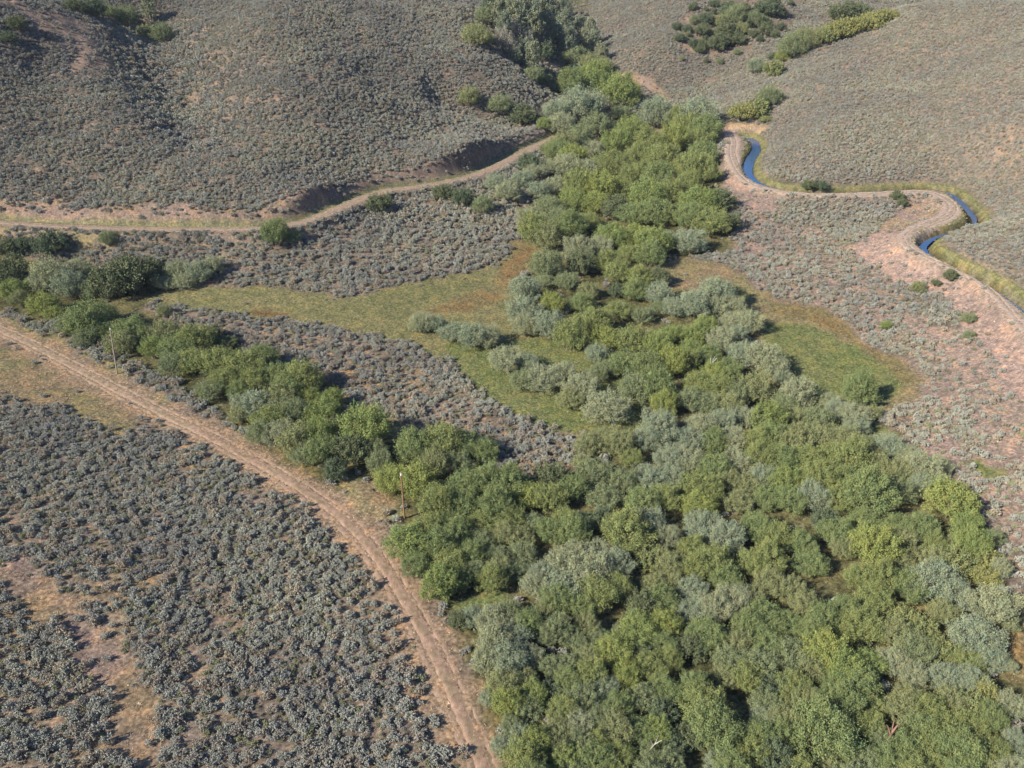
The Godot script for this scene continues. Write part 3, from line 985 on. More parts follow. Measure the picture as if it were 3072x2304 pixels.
func build_sage():
	var near := []
	var far := []
	for k in 5:
		near.append(sage_mesh(100 + k, 64, 13, 0.042, 0.70 + 0.05 * k))
	for k in 4:
		far.append(sage_mesh(200 + k, 40, 9, 0.062, 0.70 + 0.05 * k))
	var mat := leaf_material(Vector3(0.366, 0.364, 0.308), 0.0)
	rng.seed = 4242
	var spots := []          # [distance, transform, tint]
	var clump := FastNoiseLite.new()
	clump.seed = 12
	clump.frequency = 0.11
	clump.fractal_octaves = 2
	var step := 0.75
	var d := 44.0
	while d < 520.0:
		var half := minf(62.0 + maxf(d - 38.0, 0.0) * 0.56, 325.0)
		var x := -half
		while x < half:
			var px := x + rng.randf() * step
			var pd := d + rng.randf() * step
			x += step
			var u := rng.randf()
			var u2 := rng.randf()
			var u3 := rng.randf()
			var u4 := rng.randf()
			var k := cell(px, -pd)
			var dens := g_sage[k]
			if dens <= 0.0:
				continue
			var cl := clump.get_noise_2d(px, pd)
			dens *= clampf(1.0 + cl * 1.1, 0.3, 1.7)
			if u > dens * step * step:
				continue
			var p := Vector3(px, ground(px, -pd) - 0.05, -pd)
			if not visible_spot(p, 260.0):
				continue
			var s := g_size[k] * lerpf(0.45, 1.6, u2 * u2 * 0.65 + 0.35 * u3 * u3)
			var b := Basis(Vector3.UP, u3 * TAU).scaled(Vector3(s, s * lerpf(0.75, 1.05, u4), s * lerpf(0.85, 1.15, u)))
			var tone := lerpf(0.80, 1.16, u4)
			var tint := Color(tone, tone, tone)
			if u2 < 0.24:        # olive bitterbrush and rabbitbrush among the grey
				tint = Color(tone * 0.76, tone * 0.80, tone * 0.56)
			elif u2 > 0.90:      # browner, half dead
				tint = Color(tone * 0.95, tone * 0.84, tone * 0.76)
			elif u2 > 0.60:
				tint = Color(tone * 0.93, tone * 0.95, tone * 0.94)
			var band := n_big.get_noise_2d(px * 1.4 + 900.0, pd * 1.4)      # stands of greener and of greyer brush
			var lift := 1.0 + band * 0.22
			tint = Color(tint.r * lift, tint.g * lift, tint.b * lift * (1.0 - clampf(band * 0.12, -0.03, 0.05)))
			spots.append([to_px(p).z, Transform3D(b, p), tint])
		d += step
	spots.sort_custom(func(a, b): return a[0] < b[0])
	# the ones that show largest stand alone; the rest is brush that nobody could count
	var singles := 0
	var mats := [mat, leaf_material(Vector3(0.342, 0.350, 0.290), 0.0), leaf_material(Vector3(0.310, 0.285, 0.230), 0.0), leaf_material(Vector3(0.275, 0.285, 0.160), 0.0)]
	var rest := []
	for s in spots:
		var q := to_px(s[1].origin)
		if singles < 290 and q.x > 10 and q.x < 3060 and q.y > 20 and q.y < 2290 and s[1].basis.x.length() > 0.95:
			var tint: Color = s[2]
			var kind := 3 if tint.b < tint.g * 0.75 else 2 if tint.r > tint.g * 1.05 else 1 if tint.r < tint.g else 0
			var o := MeshInstance3D.new()
			o.name = numbered("sagebrush")
			o.mesh = near[singles % 5]
			o.material_override = mats[kind]
			o.transform = s[1]
			var look: String = ["pale grey sagebrush", "blue-grey sagebrush", "brownish half-dead sagebrush", "olive-green brush"][kind]
			var wide: float = s[1].basis.x.length()
			var kk := cell(s[1].origin.x, s[1].origin.z)
			var place := " in the close-set brush"
			if fields.main_track.has(kk) and absf(fields.main_track[kk].x) < 7.0:
				place = " at the dirt track edge"
			elif q.x > 1500:
				place = " past the willow thicket"
			elif g_sage[kk] < 0.2:
				place = " on bare pinkish soil"
			elif g_sage[kk] < 0.7:
				place = " among scattered brush on grassy soil"
			tag(o, ("small " if wide < 1.3 else "wide " if wide > 1.9 else "mid-sized ") + ("upright " if s[1].basis.y.length() > wide * 0.93 else "squat ") + look + place, "sagebrush", look + place)
			add_child(o)
			singles += 1
		else:
			rest.append(s)
	var root := Node3D.new()
	root.name = "sagebrush_scrub"
	tag(root, "endless grey-green sagebrush scrub covering flats and hillsides", "sagebrush", "", "stuff")
	add_child(root)
	var pools := []
	for i in 9:
		pools.append([])
	for i in rest.size():
		var nearby: bool = rest[i][0] < 210.0
		pools[i % 5 if nearby else 5 + i % 4].append(rest[i])
	for i in 9:
		var list: Array = pools[i]
		if list.is_empty():
			continue
		var mm := MultiMesh.new()
		mm.transform_format = MultiMesh.TRANSFORM_3D
		mm.use_colors = true
		mm.mesh = near[i] if i < 5 else far[i - 5]
		mm.instance_count = list.size()
		for k in list.size():
			mm.set_instance_transform(k, list[k][1])
			mm.set_instance_color(k, list[k][2])
		var o := MultiMeshInstance3D.new()
		o.name = "foliage"
		o.multimesh = mm
		o.material_override = mat
		root.add_child(o, true)
	print("sage ", spots.size())

func build_grass():
	var meshes := [tuft_mesh(300, 16), tuft_mesh(301, 20), tuft_mesh(302, 13)]
	var mat := leaf_material(Vector3(1, 1, 1), 0.3)
	var lists := [[], [], []]
	rng.seed = 99
	var step := 0.62
	var d := 48.0
	while d < 330.0:
		var half := minf(60.0 + maxf(d - 38.0, 0.0) * 0.55, 325.0)
		var x := -half
		while x < half:
			var px := x + rng.randf() * step
			var pd := d + rng.randf() * step
			x += step
			var u := rng.randf()
			var u2 := rng.randf()
			var u3 := rng.randf()
			var k := cell(px, -pd)
			if u > g_grass[k] * 0.7:
				continue
			var p := Vector3(px, ground(px, -pd) - 0.03, -pd)
			if not visible_spot(p, 80.0):
				continue
			var s := lerpf(0.35, 0.85, u2)
			var hgt := lerpf(0.14, 0.42, u3 * u3)
			var c: Vector3 = g_col[k] * lerpf(0.75, 1.35, u3)
			if u2 > 0.82:
				c = c.lerp(STRAW, 0.5)
			lists[int(u3 * 2.99)].append([Transform3D(Basis(Vector3.UP, u * 40.0).scaled(Vector3(s, hgt, s)), p), Color(c.x, c.y, c.z)])
		d += step
	var root := Node3D.new()
	root.name = "meadow_grass"
	tag(root, "short green and rusty grass of the wet meadows and ditch banks", "grass", "", "stuff")
	add_child(root)
	for i in 3:
		var mm := MultiMesh.new()
		mm.transform_format = MultiMesh.TRANSFORM_3D
		mm.use_colors = true
		mm.mesh = meshes[i]
		mm.instance_count = lists[i].size()
		for k in lists[i].size():
			mm.set_instance_transform(k, lists[i][k][0])
			mm.set_instance_color(k, lists[i][k][1])
		var o := MultiMeshInstance3D.new()
		o.name = "leaves"
		o.multimesh = mm
		o.material_override = mat
		root.add_child(o, true)
	print("grass ", lists[0].size() + lists[1].size() + lists[2].size())

func build_stones():
	rng.seed = 321
	begin()
	var ring := []
	for i in 7:
		ring.append(Vector3(cos(i * TAU / 7) * rng.randf_range(0.4, 0.55), rng.randf_range(-0.1, 0.12), sin(i * TAU / 7) * rng.randf_range(0.4, 0.55)))
	for i in 7:
		for tip in [Vector3(0.05, 0.36, -0.04), Vector3(0, -0.2, 0)]:
			var a: Vector3 = ring[i]
			var b: Vector3 = ring[(i + 1) % 7]
			var nn: Vector3 = (b - a).cross(tip - a).normalized()
			var out := nn.dot((a + b + tip) / 3.0) > 0
			var k := bv.size()
			bv.append_array([a, b, tip])
			for q in 3:
				bn.append(nn if out else -nn)
				bc.append(Color.WHITE)
			bi.append_array([k, k + 2, k + 1] if out else [k, k + 1, k + 2])
	var rock := done()
	var list := []
	for t in 60000:
		var d := 48.0 + 190.0 * sqrt(rng.randf())
		var x := rng.randf_range(-1.0, 1.0) * (62.0 + maxf(d - 38.0, 0.0) * 0.56)
		var u := rng.randf()
		var k := cell(x, -d)
		var here := clampf((g_col[k].x - 0.27) * 2.4, 0.0, 0.5)
		if u > here or fields.canal.has(k) and absf(fields.canal[k].x) < 3.0:
			continue
		var p := Vector3(x, ground(x, -d), -d)
		if not visible_spot(p, 60.0):
			continue
		var s := lerpf(0.10, 0.42, pow(rng.randf(), 3.0))
		var c: Vector3 = g_col[k] * rng.randf_range(0.75, 1.4)
		list.append([Transform3D(Basis(Vector3.UP, u * 50.0).scaled(Vector3(s, s * 0.8, s * 1.2)), p), Color(c.x, c.y, c.z)])
	var mm := MultiMesh.new()
	mm.transform_format = MultiMesh.TRANSFORM_3D
	mm.use_colors = true
	mm.mesh = rock
	mm.instance_count = list.size()
	for k in list.size():
		mm.set_instance_transform(k, list[k][0])
		mm.set_instance_color(k, list[k][1])
	var o := MultiMeshInstance3D.new()
	o.name = "gravel"
	o.multimesh = mm
	o.material_override = leaf_material(Vector3(1, 1, 1), 0.0)
	tag(o, "loose stones and clods strewn over bare soil and tracks", "gravel", "", "stuff")
	add_child(o)
	print("stones ", list.size())

# ---------------------------------------------------------------- willows: crown centre x, y and width, as read off six crops of the photograph, and the kind
# B bright green, G green, O olive, S silver, D dark green, Y yellow-olive, K bare grey, A tall aspen, P dead poplar
const CROPS := {
	"meadow": [1024, 768, "520,430,150S;620,440,130S;730,490,170S;850,510,190S;950,520,170S;1190,210,200S;1330,160,120K;1470,160,140O;1180,350,200S;1200,440,150S;1350,440,200S;1370,300,150B;1560,300,160G;1600,220,120K;1715,180,60K;1785,220,100D;1800,100,180G;1930,130,170G;2050,130,140D;1330,50,200O;1560,40,170D;1720,30,150G;2060,240,180S;1900,220,160G;2150,330,150S;1650,420,200G;1490,500,210G;1950,380,150K;1800,350,170G;2050,330,100K;1700,530,200B;1880,540,220G;2050,560,200B;1650,630,150S;2150,500,150B;1720,720,160O;1820,690,200G;1980,710,220G;2150,680,200B;1660,760,130K;1900,850,200O;2050,840,220G;2090,950,170B;1070,670,220S;1210,690,150S;1310,790,230S;1440,760,170S;1180,800,170O;1560,850,220S;1480,920,170O;1720,980,270S;150,1100,280B;60,1250,220D;220,1250,160O;330,1440,220B;500,1460,240B;480,1230,230G;650,1200,240G;800,1220,230G;930,1260,170G;600,1340,200O;750,1330,190O;250,1330,150O;800,1490,220G;950,1450,240G;1100,1470,230G;1200,1550,220B;1350,1430,210D;1350,1560,200G;1490,1500,200G;620,1600,220G;800,1610,220G;1000,1610,230G;1600,1220,190O;1700,1170,150K;1800,1210,190O;1880,1300,150G;1630,1400,210O;1560,1330,130K;2060,1100,240S;1980,1180,170S;2130,1300,200S;2000,1430,210S;2150,1430,170S;1830,1450,170O;1700,1560,210K;1950,1590,200G;2100,1560,190G"],
	"east": [2048, 768, "80,310,190S;220,240,240S;240,320,190S;340,330,150S;430,420,180S;310,430,150S;340,245,140D;150,450,150B;80,500,150B;50,600,160B;250,540,170S;350,500,130S;170,640,170G;40,680,150G;400,620,200S;520,650,220S;600,720,180S;640,780,110S;300,740,170G;200,750,150B;470,850,220K;100,830,190G;230,860,190G;350,900,170O;50,930,180O;160,950,190O;300,960,180O;740,880,210S;830,900,160K;700,920,150S;1150,860,220G;960,940,120S;1100,1030,200S;1240,1010,100K;560,1040,210B;660,960,170O;740,1050,170O;880,1060,210O;1000,1000,160S;1130,1100,150S;450,1050,150S;350,1030,150S;250,1070,170S;120,1100,190S;40,1180,190S;200,1190,190G;330,1180,180S;480,1190,190G;600,1150,180G;750,1180,210O;900,1180,210O;1050,1180,210O;1180,1220,150O;1340,1230,200S;1470,1290,180S;1250,1330,200O;1100,1310,240G;950,1300,210G;800,1320,210G;650,1310,190G;500,1300,190G;350,1330,190S;200,1370,210G;50,1330,180S;60,1480,210G;180,1510,180G;290,1450,170K;420,1480,170K;520,1430,170S;650,1450,210B;780,1450,190G;900,1420,210G;1050,1440,190G;1220,1530,310G;1400,1400,190O;1550,1370,210S;1650,1350,160S;1420,1520,180O;1560,1480,170S;1690,1480,140S;1750,1580,300B;550,1570,190G;700,1580,190G;850,1550,190S;1000,1570,190G;360,1590,190O;100,1610,190B"],
	"lower": [2048, 1536, "130,90,240S;280,160,240S;60,230,170G;200,320,240G;90,350,190G;280,430,210G;480,90,210G;600,160,240G;560,300,230G;450,330,190G;830,320,210G;770,200,180G;930,60,170D;1000,130,210G;1030,230,150O;1180,60,190G;1250,220,290B;1400,100,190G;1450,200,190O;1380,300,190O;1550,100,210G;1620,200,170G;1750,180,110K;1850,80,210B;1880,200,210B;1780,320,230Y;1950,290,190Y;1650,320,190O;1950,410,190Y;2060,360,130S;2030,160,120K;1620,440,290S;1750,520,210S;1480,480,230G;1300,420,210G;1150,420,190G;1250,560,210G;1050,630,190G;1160,730,240G;1050,730,190G;900,690,210G;800,600,190K;700,500,190O;560,460,190O;470,560,190O;330,560,230S;200,620,210S;70,650,190S;60,500,190S;530,680,240G;680,720,190G;420,740,210G;360,850,190O;150,790,240G;60,880,190D;850,770,190G;1430,680,190Y;1380,780,210O;1560,760,190Y;1650,880,190Y;1500,880,210O;1700,650,190O;1900,810,310S;2020,600,270S;2110,710,130K;2000,940,190S;1850,960,180G;1370,970,210S;1490,1040,190S;1700,1060,190S;1850,1080,230S;1960,1160,190Y;930,910,290B;1050,1000,240B;1200,980,210B;700,940,280O;810,1000,190O;560,870,210G;500,990,230O;300,960,210O;280,1060,160K;420,1060,190G;1150,1130,270G;1000,1140,210G;580,1120,210D;720,1130,210G;800,1200,190K;740,1270,170K;550,1250,210O;650,1250,150G;900,1230,190G;1050,1250,240G;1220,1250,190G;150,1250,290G;80,1140,210G;200,1390,290G;60,1450,190D;540,1340,190S;660,1350,210O;500,1450,240G;640,1450,190G;900,1410,380G;1050,1500,210G;1210,1380,190G;1280,1480,170K;1480,1210,210O;1430,1290,210O;1600,1290,210G;1750,1230,210O;1900,1270,230Y;1560,1420,240G;1700,1400,210G;1850,1390,240G;2000,1320,180G;1450,1520,210G;1600,1560,240G;1800,1530,290G;2000,1570,240G;2120,1250,180S;2170,1490,180S;1180,1610,210O;950,1600,170K;450,1560,210G;600,1590,230D;250,1610,190S;1350,1610,210G;2130,1000,90S;330,1690,230G;760,1690,230G;1100,1720,230O;1500,1710,240G;1850,1720,250G;2150,1700,220S;560,1720,200D"],
	"track": [1024, 1536, "420,190,250B;540,110,190G;480,330,190G;660,60,170G;650,200,230G;760,130,190G;700,330,210G;640,450,240B;770,420,190G;850,270,190G;900,170,170O;860,380,170O;1000,280,160K;1060,140,170O;1160,160,170O;1170,270,190O;1030,380,190O;980,430,190G;1150,380,170O;930,60,190G;1100,50,190G;1250,80,190O;1350,120,190G;1500,130,210G;1450,60,170G;1580,60,160K;1850,120,320G;1700,40,150D;2000,60,190S;2120,150,150S;1300,400,190S;1430,330,210S;1550,280,230S;1690,260,180S;1600,400,270S;1780,330,190S;1450,480,240S;1250,470,190S;1400,560,190G;1650,530,240G;1550,600,190G;1780,480,190G;2000,300,210Y;2120,330,190O;2030,470,160K;2150,440,150O;1950,600,190D;2080,560,190G;980,700,210S;1080,640,160K;850,680,170S;760,700,140D;1000,830,240S;1130,800,210S;950,950,190S;1080,950,240S;1230,930,180S;1200,720,180G;1330,620,170K;1400,750,190O;1330,790,140K;1590,720,160K;1530,840,150K;1650,800,150O;1810,780,120K;1760,900,240B;1930,760,240B;2100,720,190B;1940,900,170D;2080,850,190G;1350,1000,150K;1450,1000,180O;1600,950,190O;1620,1050,210G;1470,1100,180G;1700,1150,190S;1850,1050,190B;2000,1000,210G;2130,950,160G;1050,1120,210O;1180,1090,180O;1250,1180,190B;1080,1230,190B;1200,1280,210O;960,1200,130S;1370,1150,150D;1560,1200,190O;1440,1280,190G;1400,1380,190O;1530,1380,210S;1670,1350,180K;1800,1250,190G;1950,1200,190O;2080,1150,210G;2080,1300,190D;1100,1380,150K;1150,1460,170S;1030,1510,120S;1250,1500,210B;1180,1590,270G;1400,1500,190O;1540,1490,190O;1650,1500,180G;1780,1400,210O;1930,1420,190G;2050,1420,210B;2150,1500,180D;1450,1600,210B;1650,1600,210G;1800,1580,190G;2000,1590,170K;2120,1620,190O;1250,1720,230G;1500,1720,220O;1750,1710,220G;2000,1720,220O"],
	"bank": [0, 768, "80,80,200D;50,150,190D;80,220,150B;130,270,120K;170,220,120B;280,310,190B;340,370,110B;320,130,230S;450,180,190S;230,170,120S;500,90,170S;620,200,190O;720,150,240D;850,110,280D;960,80,190D;1060,170,120S;1190,160,150S;1280,100,150S;1150,90,150S;1370,60,140S;450,430,170O;560,400,240G;680,370,150G;640,480,170G;560,520,150O;840,480,210G;780,560,160O;880,560,140D;1050,490,190O;990,590,140B;1060,350,90K;1260,540,240G;1150,600,210G;1370,500,150D;1250,680,210G;1110,700,170O;1420,680,210G;1580,700,240G;1700,650,190G;1790,770,190G;1650,800,190G;1450,800,190G;1350,870,160O;1550,870,150G;1950,780,240G;1850,850,190G;1640,960,240S;1800,920,190O;1560,1020,160O;1750,1050,210G;1900,1000,190O;2080,1000,220B;2000,900,150B;2150,920,150B;2060,1150,200B;2150,1080,130D;1800,1150,190S;1680,1140,160O;1930,1180,210O;2080,1250,190G;2170,1380,150D;1980,1280,170O;2180,1230,120D;1480,560,120D"],
	"slope": [0, 0, "320,1570,190D;700,1540,110O;1780,1500,170G;1900,1530,110O;820,100,150O;600,50,130D;700,70,110O;950,200,110O;1050,210,130O;480,30,120D;960,45,130A;100,150,110D;60,240,100D;160,1580,140D;40,1600,150D"],
	"upper": [1024, 0, "250,1310,160D;780,1270,150D;660,1240,110D;920,1320,140O;1080,1240,170S;1000,1180,140S;1170,1160,150S;1250,1110,140S;1220,1050,140D;1330,960,90K;1450,920,170K;1550,880,170O;1400,970,150G;1500,1000,170B;1620,960,150S;1780,920,190B;1880,830,190B;1650,800,170O;1820,730,140O;1540,680,240S;1640,660,150S;1390,720,170S;1430,800,160S;1310,800,90B;1560,520,240B;1650,480,190B;1720,520,170B;1800,590,210B;1480,540,170G;1880,600,120B;1520,360,180O;1620,400,140O;1700,420,120O;1240,360,140A;1130,350,120A;1320,330,140D;1040,250,150P;1120,190,140P;1200,240,120P;870,220,170O;950,260,120O;1280,230,120P;1100,100,150A;1200,70,180A;1280,100,160A;1150,20,160A;1450,150,150A;1550,160,130A;1610,200,120A;1390,110,110A;1000,20,130D;1060,-20,140D;1000,80,140A;1050,150,130A;1330,180,150A;1390,240,140A;1470,270,150A;1560,270,140A;1090,290,140P;1180,320,140A;1310,50,170A;1240,160,150A;1160,120,150A;1350,10,150A;930,90,120O;1640,250,120A;1690,330,110A;1250,10,170A;1440,60,140A;1250,480,140O;1320,520,100D;830,620,140O;1030,670,160O;1180,740,160D;2050,720,210S;2180,760,170G;2000,930,190G;2150,900,190B;1950,1000,210G;2100,1020,210G;1750,1060,220G;1900,1120,190G;2050,1150,190G;1600,1090,170S;1450,1070,170S;1340,1080,150S;1400,1200,160S;1280,1230,150S;1530,1180,190G;1680,1200,210B;1820,1230,190G;1980,1260,220B;2130,1250,190G;1500,1290,170B;1640,1310,190B;1780,1340,170D;1900,1380,190G;2040,1370,220G;2150,1390,150G;1350,1330,170O;1220,1400,150S;1400,1420,190O;1250,1480,190G;1330,1530,190O;1480,1460,190G;1600,1430,150G;1530,1600,170S;1680,1590,160S;1750,1520,210B;1900,1520,190B;2020,1560,210B;2130,1560,160S;1870,1640,150G;2000,1640,170G"],
	"hill": [2048, 0, "100,730,210S;40,800,190G;150,830,190G;90,900,190G;130,1000,190G;50,1080,190G;150,1100,170G;40,1180,150G;100,1300,210B;230,1290,190D;60,1400,190G;180,1430,220G;280,1430,180D;50,1560,190S;390,720,170Y;490,690,150Y;560,620,160O;540,770,70Y;590,440,130Y;590,365,80D;480,420,120S;650,360,90B;720,290,170O;800,250,170O;930,230,130Y;1000,190,140Y;1060,180,140Y;1150,160,140Y;1230,130,140Y;1300,100,120Y;1360,95,90Y;1050,70,170D;1150,75,120D;1390,1265,80D;1430,1310,70D;1740,1779,90D;1640,1829,60D;1530,1859,90O;1860,2059,90O;1320,2104,70B;1860,2169,80O;70,41,62D;205,21,61D;300,67,123D;389,55,104D;524,43,117D;578,43,128D;652,84,60D;75,125,67O;156,116,102D;250,132,83O;344,92,135O;460,121,130O;527,138,95D;642,170,60D;31,184,67D;135,189,103D;229,203,72D;279,198,135D;382,183,89O;465,217,69D;541,185,97D;73,277,70D;123,281,62D;229,267,122D;312,272,56D;365,251,101D;114,316,69D;-37,170,65D;-17,242,79D;312,22,44D;313,185,39O;39,224,36D;152,58,31D;-4,377,35O;633,76,49D;499,251,48D;269,18,33O;239,396,43O;145,244,36D;389,210,45D;164,215,44D;602,219,56D;450,96,31D;200,129,37O;153,395,37D;207,72,40D;262,289,33O;352,334,50O;702,20,45D;35,220,36O;109,172,39O;820,1195,90D;900,1200,80D"],
}
const KINDS := {
	"B": ["bright_willow", "bright green willow", Vector3(0.238, 0.279, 0.091)], "G": ["green_willow", "mid green willow", Vector3(0.212, 0.251, 0.097)],
	"O": ["olive_willow", "dull olive willow", Vector3(0.228, 0.256, 0.122)], "S": ["silver_willow", "silver-grey willow", Vector3(0.278, 0.310, 0.185)],
	"D": ["dark_shrub", "dark green leafy shrub", Vector3(0.130, 0.158, 0.085)], "Y": ["yellow_willow", "yellow-olive willow", Vector3(0.245, 0.258, 0.100)],
	"K": ["bare_bush", "leafless grey-brown bush", Vector3(0.33, 0.31, 0.275)], "A": ["aspen_tree", "grey-green aspen tree", Vector3(0.235, 0.262, 0.165)],
	"P": ["bare_poplar", "half-dead grey poplar tree", Vector3(0.275, 0.268, 0.220)]}
const SHORT := {"B": "bright", "G": "green", "O": "olive", "S": "silver", "D": "dark", "Y": "yellowish", "K": "leafless", "A": "aspen", "P": "half-dead"}
const PLACES := {"meadow": "among the meadow", "east": "by the green basin", "lower": "in the lower thicket", "track": "in the track-side thicket",
	"bank": "in the pole-side belt", "slope": "on the shaded hill", "upper": "in the upper valley", "hill": "by the canal hill"}

func build_trees():
	var crowns := {}
	var kinds_mat := {}
	for q in KINDS:
		var c: Vector3 = KINDS[q][2]
		kinds_mat[q] = [leaf_material(Vector3(c.x * 0.94, c.y * 0.97, c.z * 1.03), 0.1), leaf_material(Vector3(c.x * 1.08, c.y * 1.03, c.z), 0.1)]
		crowns[q] = []
	for k in 3:
		crowns.B.append([crown_mesh(500 + k, 1.60, 235, 66, 0.028, 0.8, 0.04), 1.60])
		crowns.G.append([crown_mesh(510 + k, 1.58, 245, 66, 0.027, 0.7, 0.04), 1.58])
		crowns.O.append([crown_mesh(520 + k, 1.50, 215, 60, 0.027, 1.0, 0.10), 1.50])
		crowns.S.append([crown_mesh(530 + k, 1.48, 250, 64, 0.026, 0.8, 0.03), 1.48])
	for k in 3:
		crowns.D.append([crown_mesh(540 + k, 1.5, 160, 48, 0.040, 0.6, 0.08), 1.5])
		crowns.Y.append([crown_mesh(550 + k, 1.25, 150, 46, 0.042, 0.9, 0.12), 1.25])
		crowns.K.append([bare_mesh(560 + k, 1.35), 1.35])
		crowns.A.append([crown_mesh(570 + k, 3.2, 170, 44, 0.050, 0.7, 0.22), 3.2])
		crowns.P.append([crown_mesh(580 + k, 3.0, 100, 28, 0.050, 1.5, 0.24), 3.0])
	var stems := [stems_mesh(600, 1.3, 9, 0.022, false), stems_mesh(601, 1.3, 8, 0.024, false), stems_mesh(602, 1.3, 10, 0.020, false)]
	var tall_stem := stems_mesh(610, 3.0, 3, 0.055, true)
	var bark := leaf_material(Vector3(0.24, 0.20, 0.165), 0.0)
	var pale := leaf_material(Vector3(0.55, 0.52, 0.46), 0.0)
	rng.seed = 777
	var placed := []
	var count := 0
	for crop in CROPS:
		var cr: Array = CROPS[crop]
		var list: PackedStringArray = String(cr[2]).split(";")
		for e in list:
			var kind := e.right(1)
			var f := e.left(-1).split_floats(",")
			var px: float = cr[0] + f[0] / 2.16
			var py: float = cr[1] + f[1] / 2.16
			if kind == "K" and int(f[0] + f[1]) % 2 == 0:
				kind = "O"
			var wide: float = f[2] / 2.16 * 1.02
			var p0 := hit(px, py)
			var r := wide * to_px(p0).z / F * 0.5
			var shapes: Array = crowns[kind]
			var sh: Array = shapes[rng.randi() % shapes.size()]
			var squash := rng.randf_range(0.84, 1.26)
			var high: float = r * sh[1] * squash
			if kind in "AP":
				r *= 0.72
				high = r * sh[1] * squash
			var p := hit(px, py, high * 0.52)
			p.y = ground(p.x, p.z)
			var root := Node3D.new()
			root.name = numbered(KINDS[kind][0])
			root.position = p
			root.rotation.y = rng.randf() * TAU
			root.scale = Vector3(r * rng.randf_range(0.92, 1.08), r * squash, r * rng.randf_range(0.92, 1.08))
			var o := MeshInstance3D.new()
			o.mesh = sh[0]
			if kind == "K":
				o.name = "branches"
				o.material_override = kinds_mat[kind][rng.randi() % 2]
			else:
				o.name = "crown"
				o.material_override = kinds_mat[kind][rng.randi() % 2]
				var s := MeshInstance3D.new()
				s.name = "trunk"
				s.mesh = tall_stem if kind in "AP" else stems[rng.randi() % 3]
				s.material_override = pale if kind in "AP" else bark
				root.add_child(s)
			root.add_child(o)
			placed.append([root, kind, crop, r, high])
			add_child(root)
			count += 1
	label_trees(placed)
	print("trees ", count)

# what a bush looks like and which bushes stand next to it
func label_trees(placed: Array):
	for t in placed:
		var at: Vector3 = t[0].position
		var first := 1e9
		var second := 1e9
		var a = null
		var b = null
		for o in placed:
			if o == t:
				continue
			var d := at.distance_squared_to(o[0].position)
			if d < first:
				second = first
				b = a
				first = d
				a = o
			elif d < second:
				second = d
				b = o
		var size := "small" if t[3] < 2.0 else "broad" if t[3] > 3.4 else "mid-sized"
		if t[1] in "AP":
			size = "short" if t[4] < 12.0 else "tall"
		var what: String = KINDS[t[1]][1]
		var near_track := false
		var k := cell(at.x, at.z)
		if fields.main_track.has(k):
			near_track = absf(fields.main_track[k].x) < 6.5 + t[3] * 0.5
		var rise: float = t[0].scale.y / t[0].scale.x
		var label: String = size + (" upright " if rise > 1.04 else " low-domed " if rise < 0.93 else " rounded ") + what
		if sqrt(first) > t[3] * 2.6:
			label += " standing alone"
		elif SHORT[a[1]] == SHORT[b[1]]:
			label += " touching other " + SHORT[a[1]] + " ones"
		else:
			label += " between %s and %s ones" % [SHORT[a[1]], SHORT[b[1]]]
		label += ", at the dirt track edge" if near_track else ", " + PLACES[t[2]]
		tag(t[0], label, "tree" if t[1] in "AP" else "shrub" if t[1] in "DK" else "willow", what + " plants " + PLACES[t[2]])

# ---------------------------------------------------------------- single things
func post(root: Node3D, called: String, mesh: Mesh, m: Material, at: Vector3, turn := Vector3.ZERO):
	var o := MeshInstance3D.new()
	o.name = called
	o.mesh = mesh
	o.material_override = m
	o.position = at
	o.rotation = turn
	root.add_child(o, true)
	return o

func plain(c: Vector3, rough := 0.85) -> StandardMaterial3D:
	var m := StandardMaterial3D.new()
	m.albedo_color = lin(c)
	m.roughness = rough
	m.metallic_specular = 0.3
	return m

func cyl(r0: float, r1: float, h: float) -> CylinderMesh:
	var c := CylinderMesh.new()
	c.bottom_radius = r0
	c.top_radius = r1
	c.height = h
	c.radial_segments = 14
	return c

func build_pole(px: float, py: float, high: float, lean: float, wood: Vector3, label: String):
	var p := hit(px, py)
	p.y = ground(p.x, p.z)
	var root := Node3D.new()
	root.name = numbered("utility_pole")
	root.position = p
	root.rotation.z = lean
	var m := plain(wood)
	m.albedo_texture = noise_texture(0.05, 0.7, 1.0, 61)
	m.uv1_triplanar = true
	m.uv1_scale = Vector3(6, 0.6, 6)
	post(root, "shaft", cyl(0.14, 0.09, high + 0.6), m, Vector3(0, high / 2 - 0.3, 0))
	var white := plain(Vector3(0.8, 0.8, 0.78), 0.3)
	post(root, "insulator_pin", cyl(0.03, 0.03, 0.25), plain(Vector3(0.4, 0.4, 0.4), 0.5), Vector3(0, high + 0.1, 0))
	post(root, "insulator", cyl(0.10, 0.07, 0.30), white, Vector3(0, high + 0.32, 0))
	var bx := BoxMesh.new()
	bx.size = Vector3(0.9, 0.08, 0.08)
	post(root, "bracket", bx, m, Vector3(-0.30, high * 0.78, 0.14), Vector3(0, 0, -0.5))
	tag(root, label, "utility pole", "")
	add_child(root)

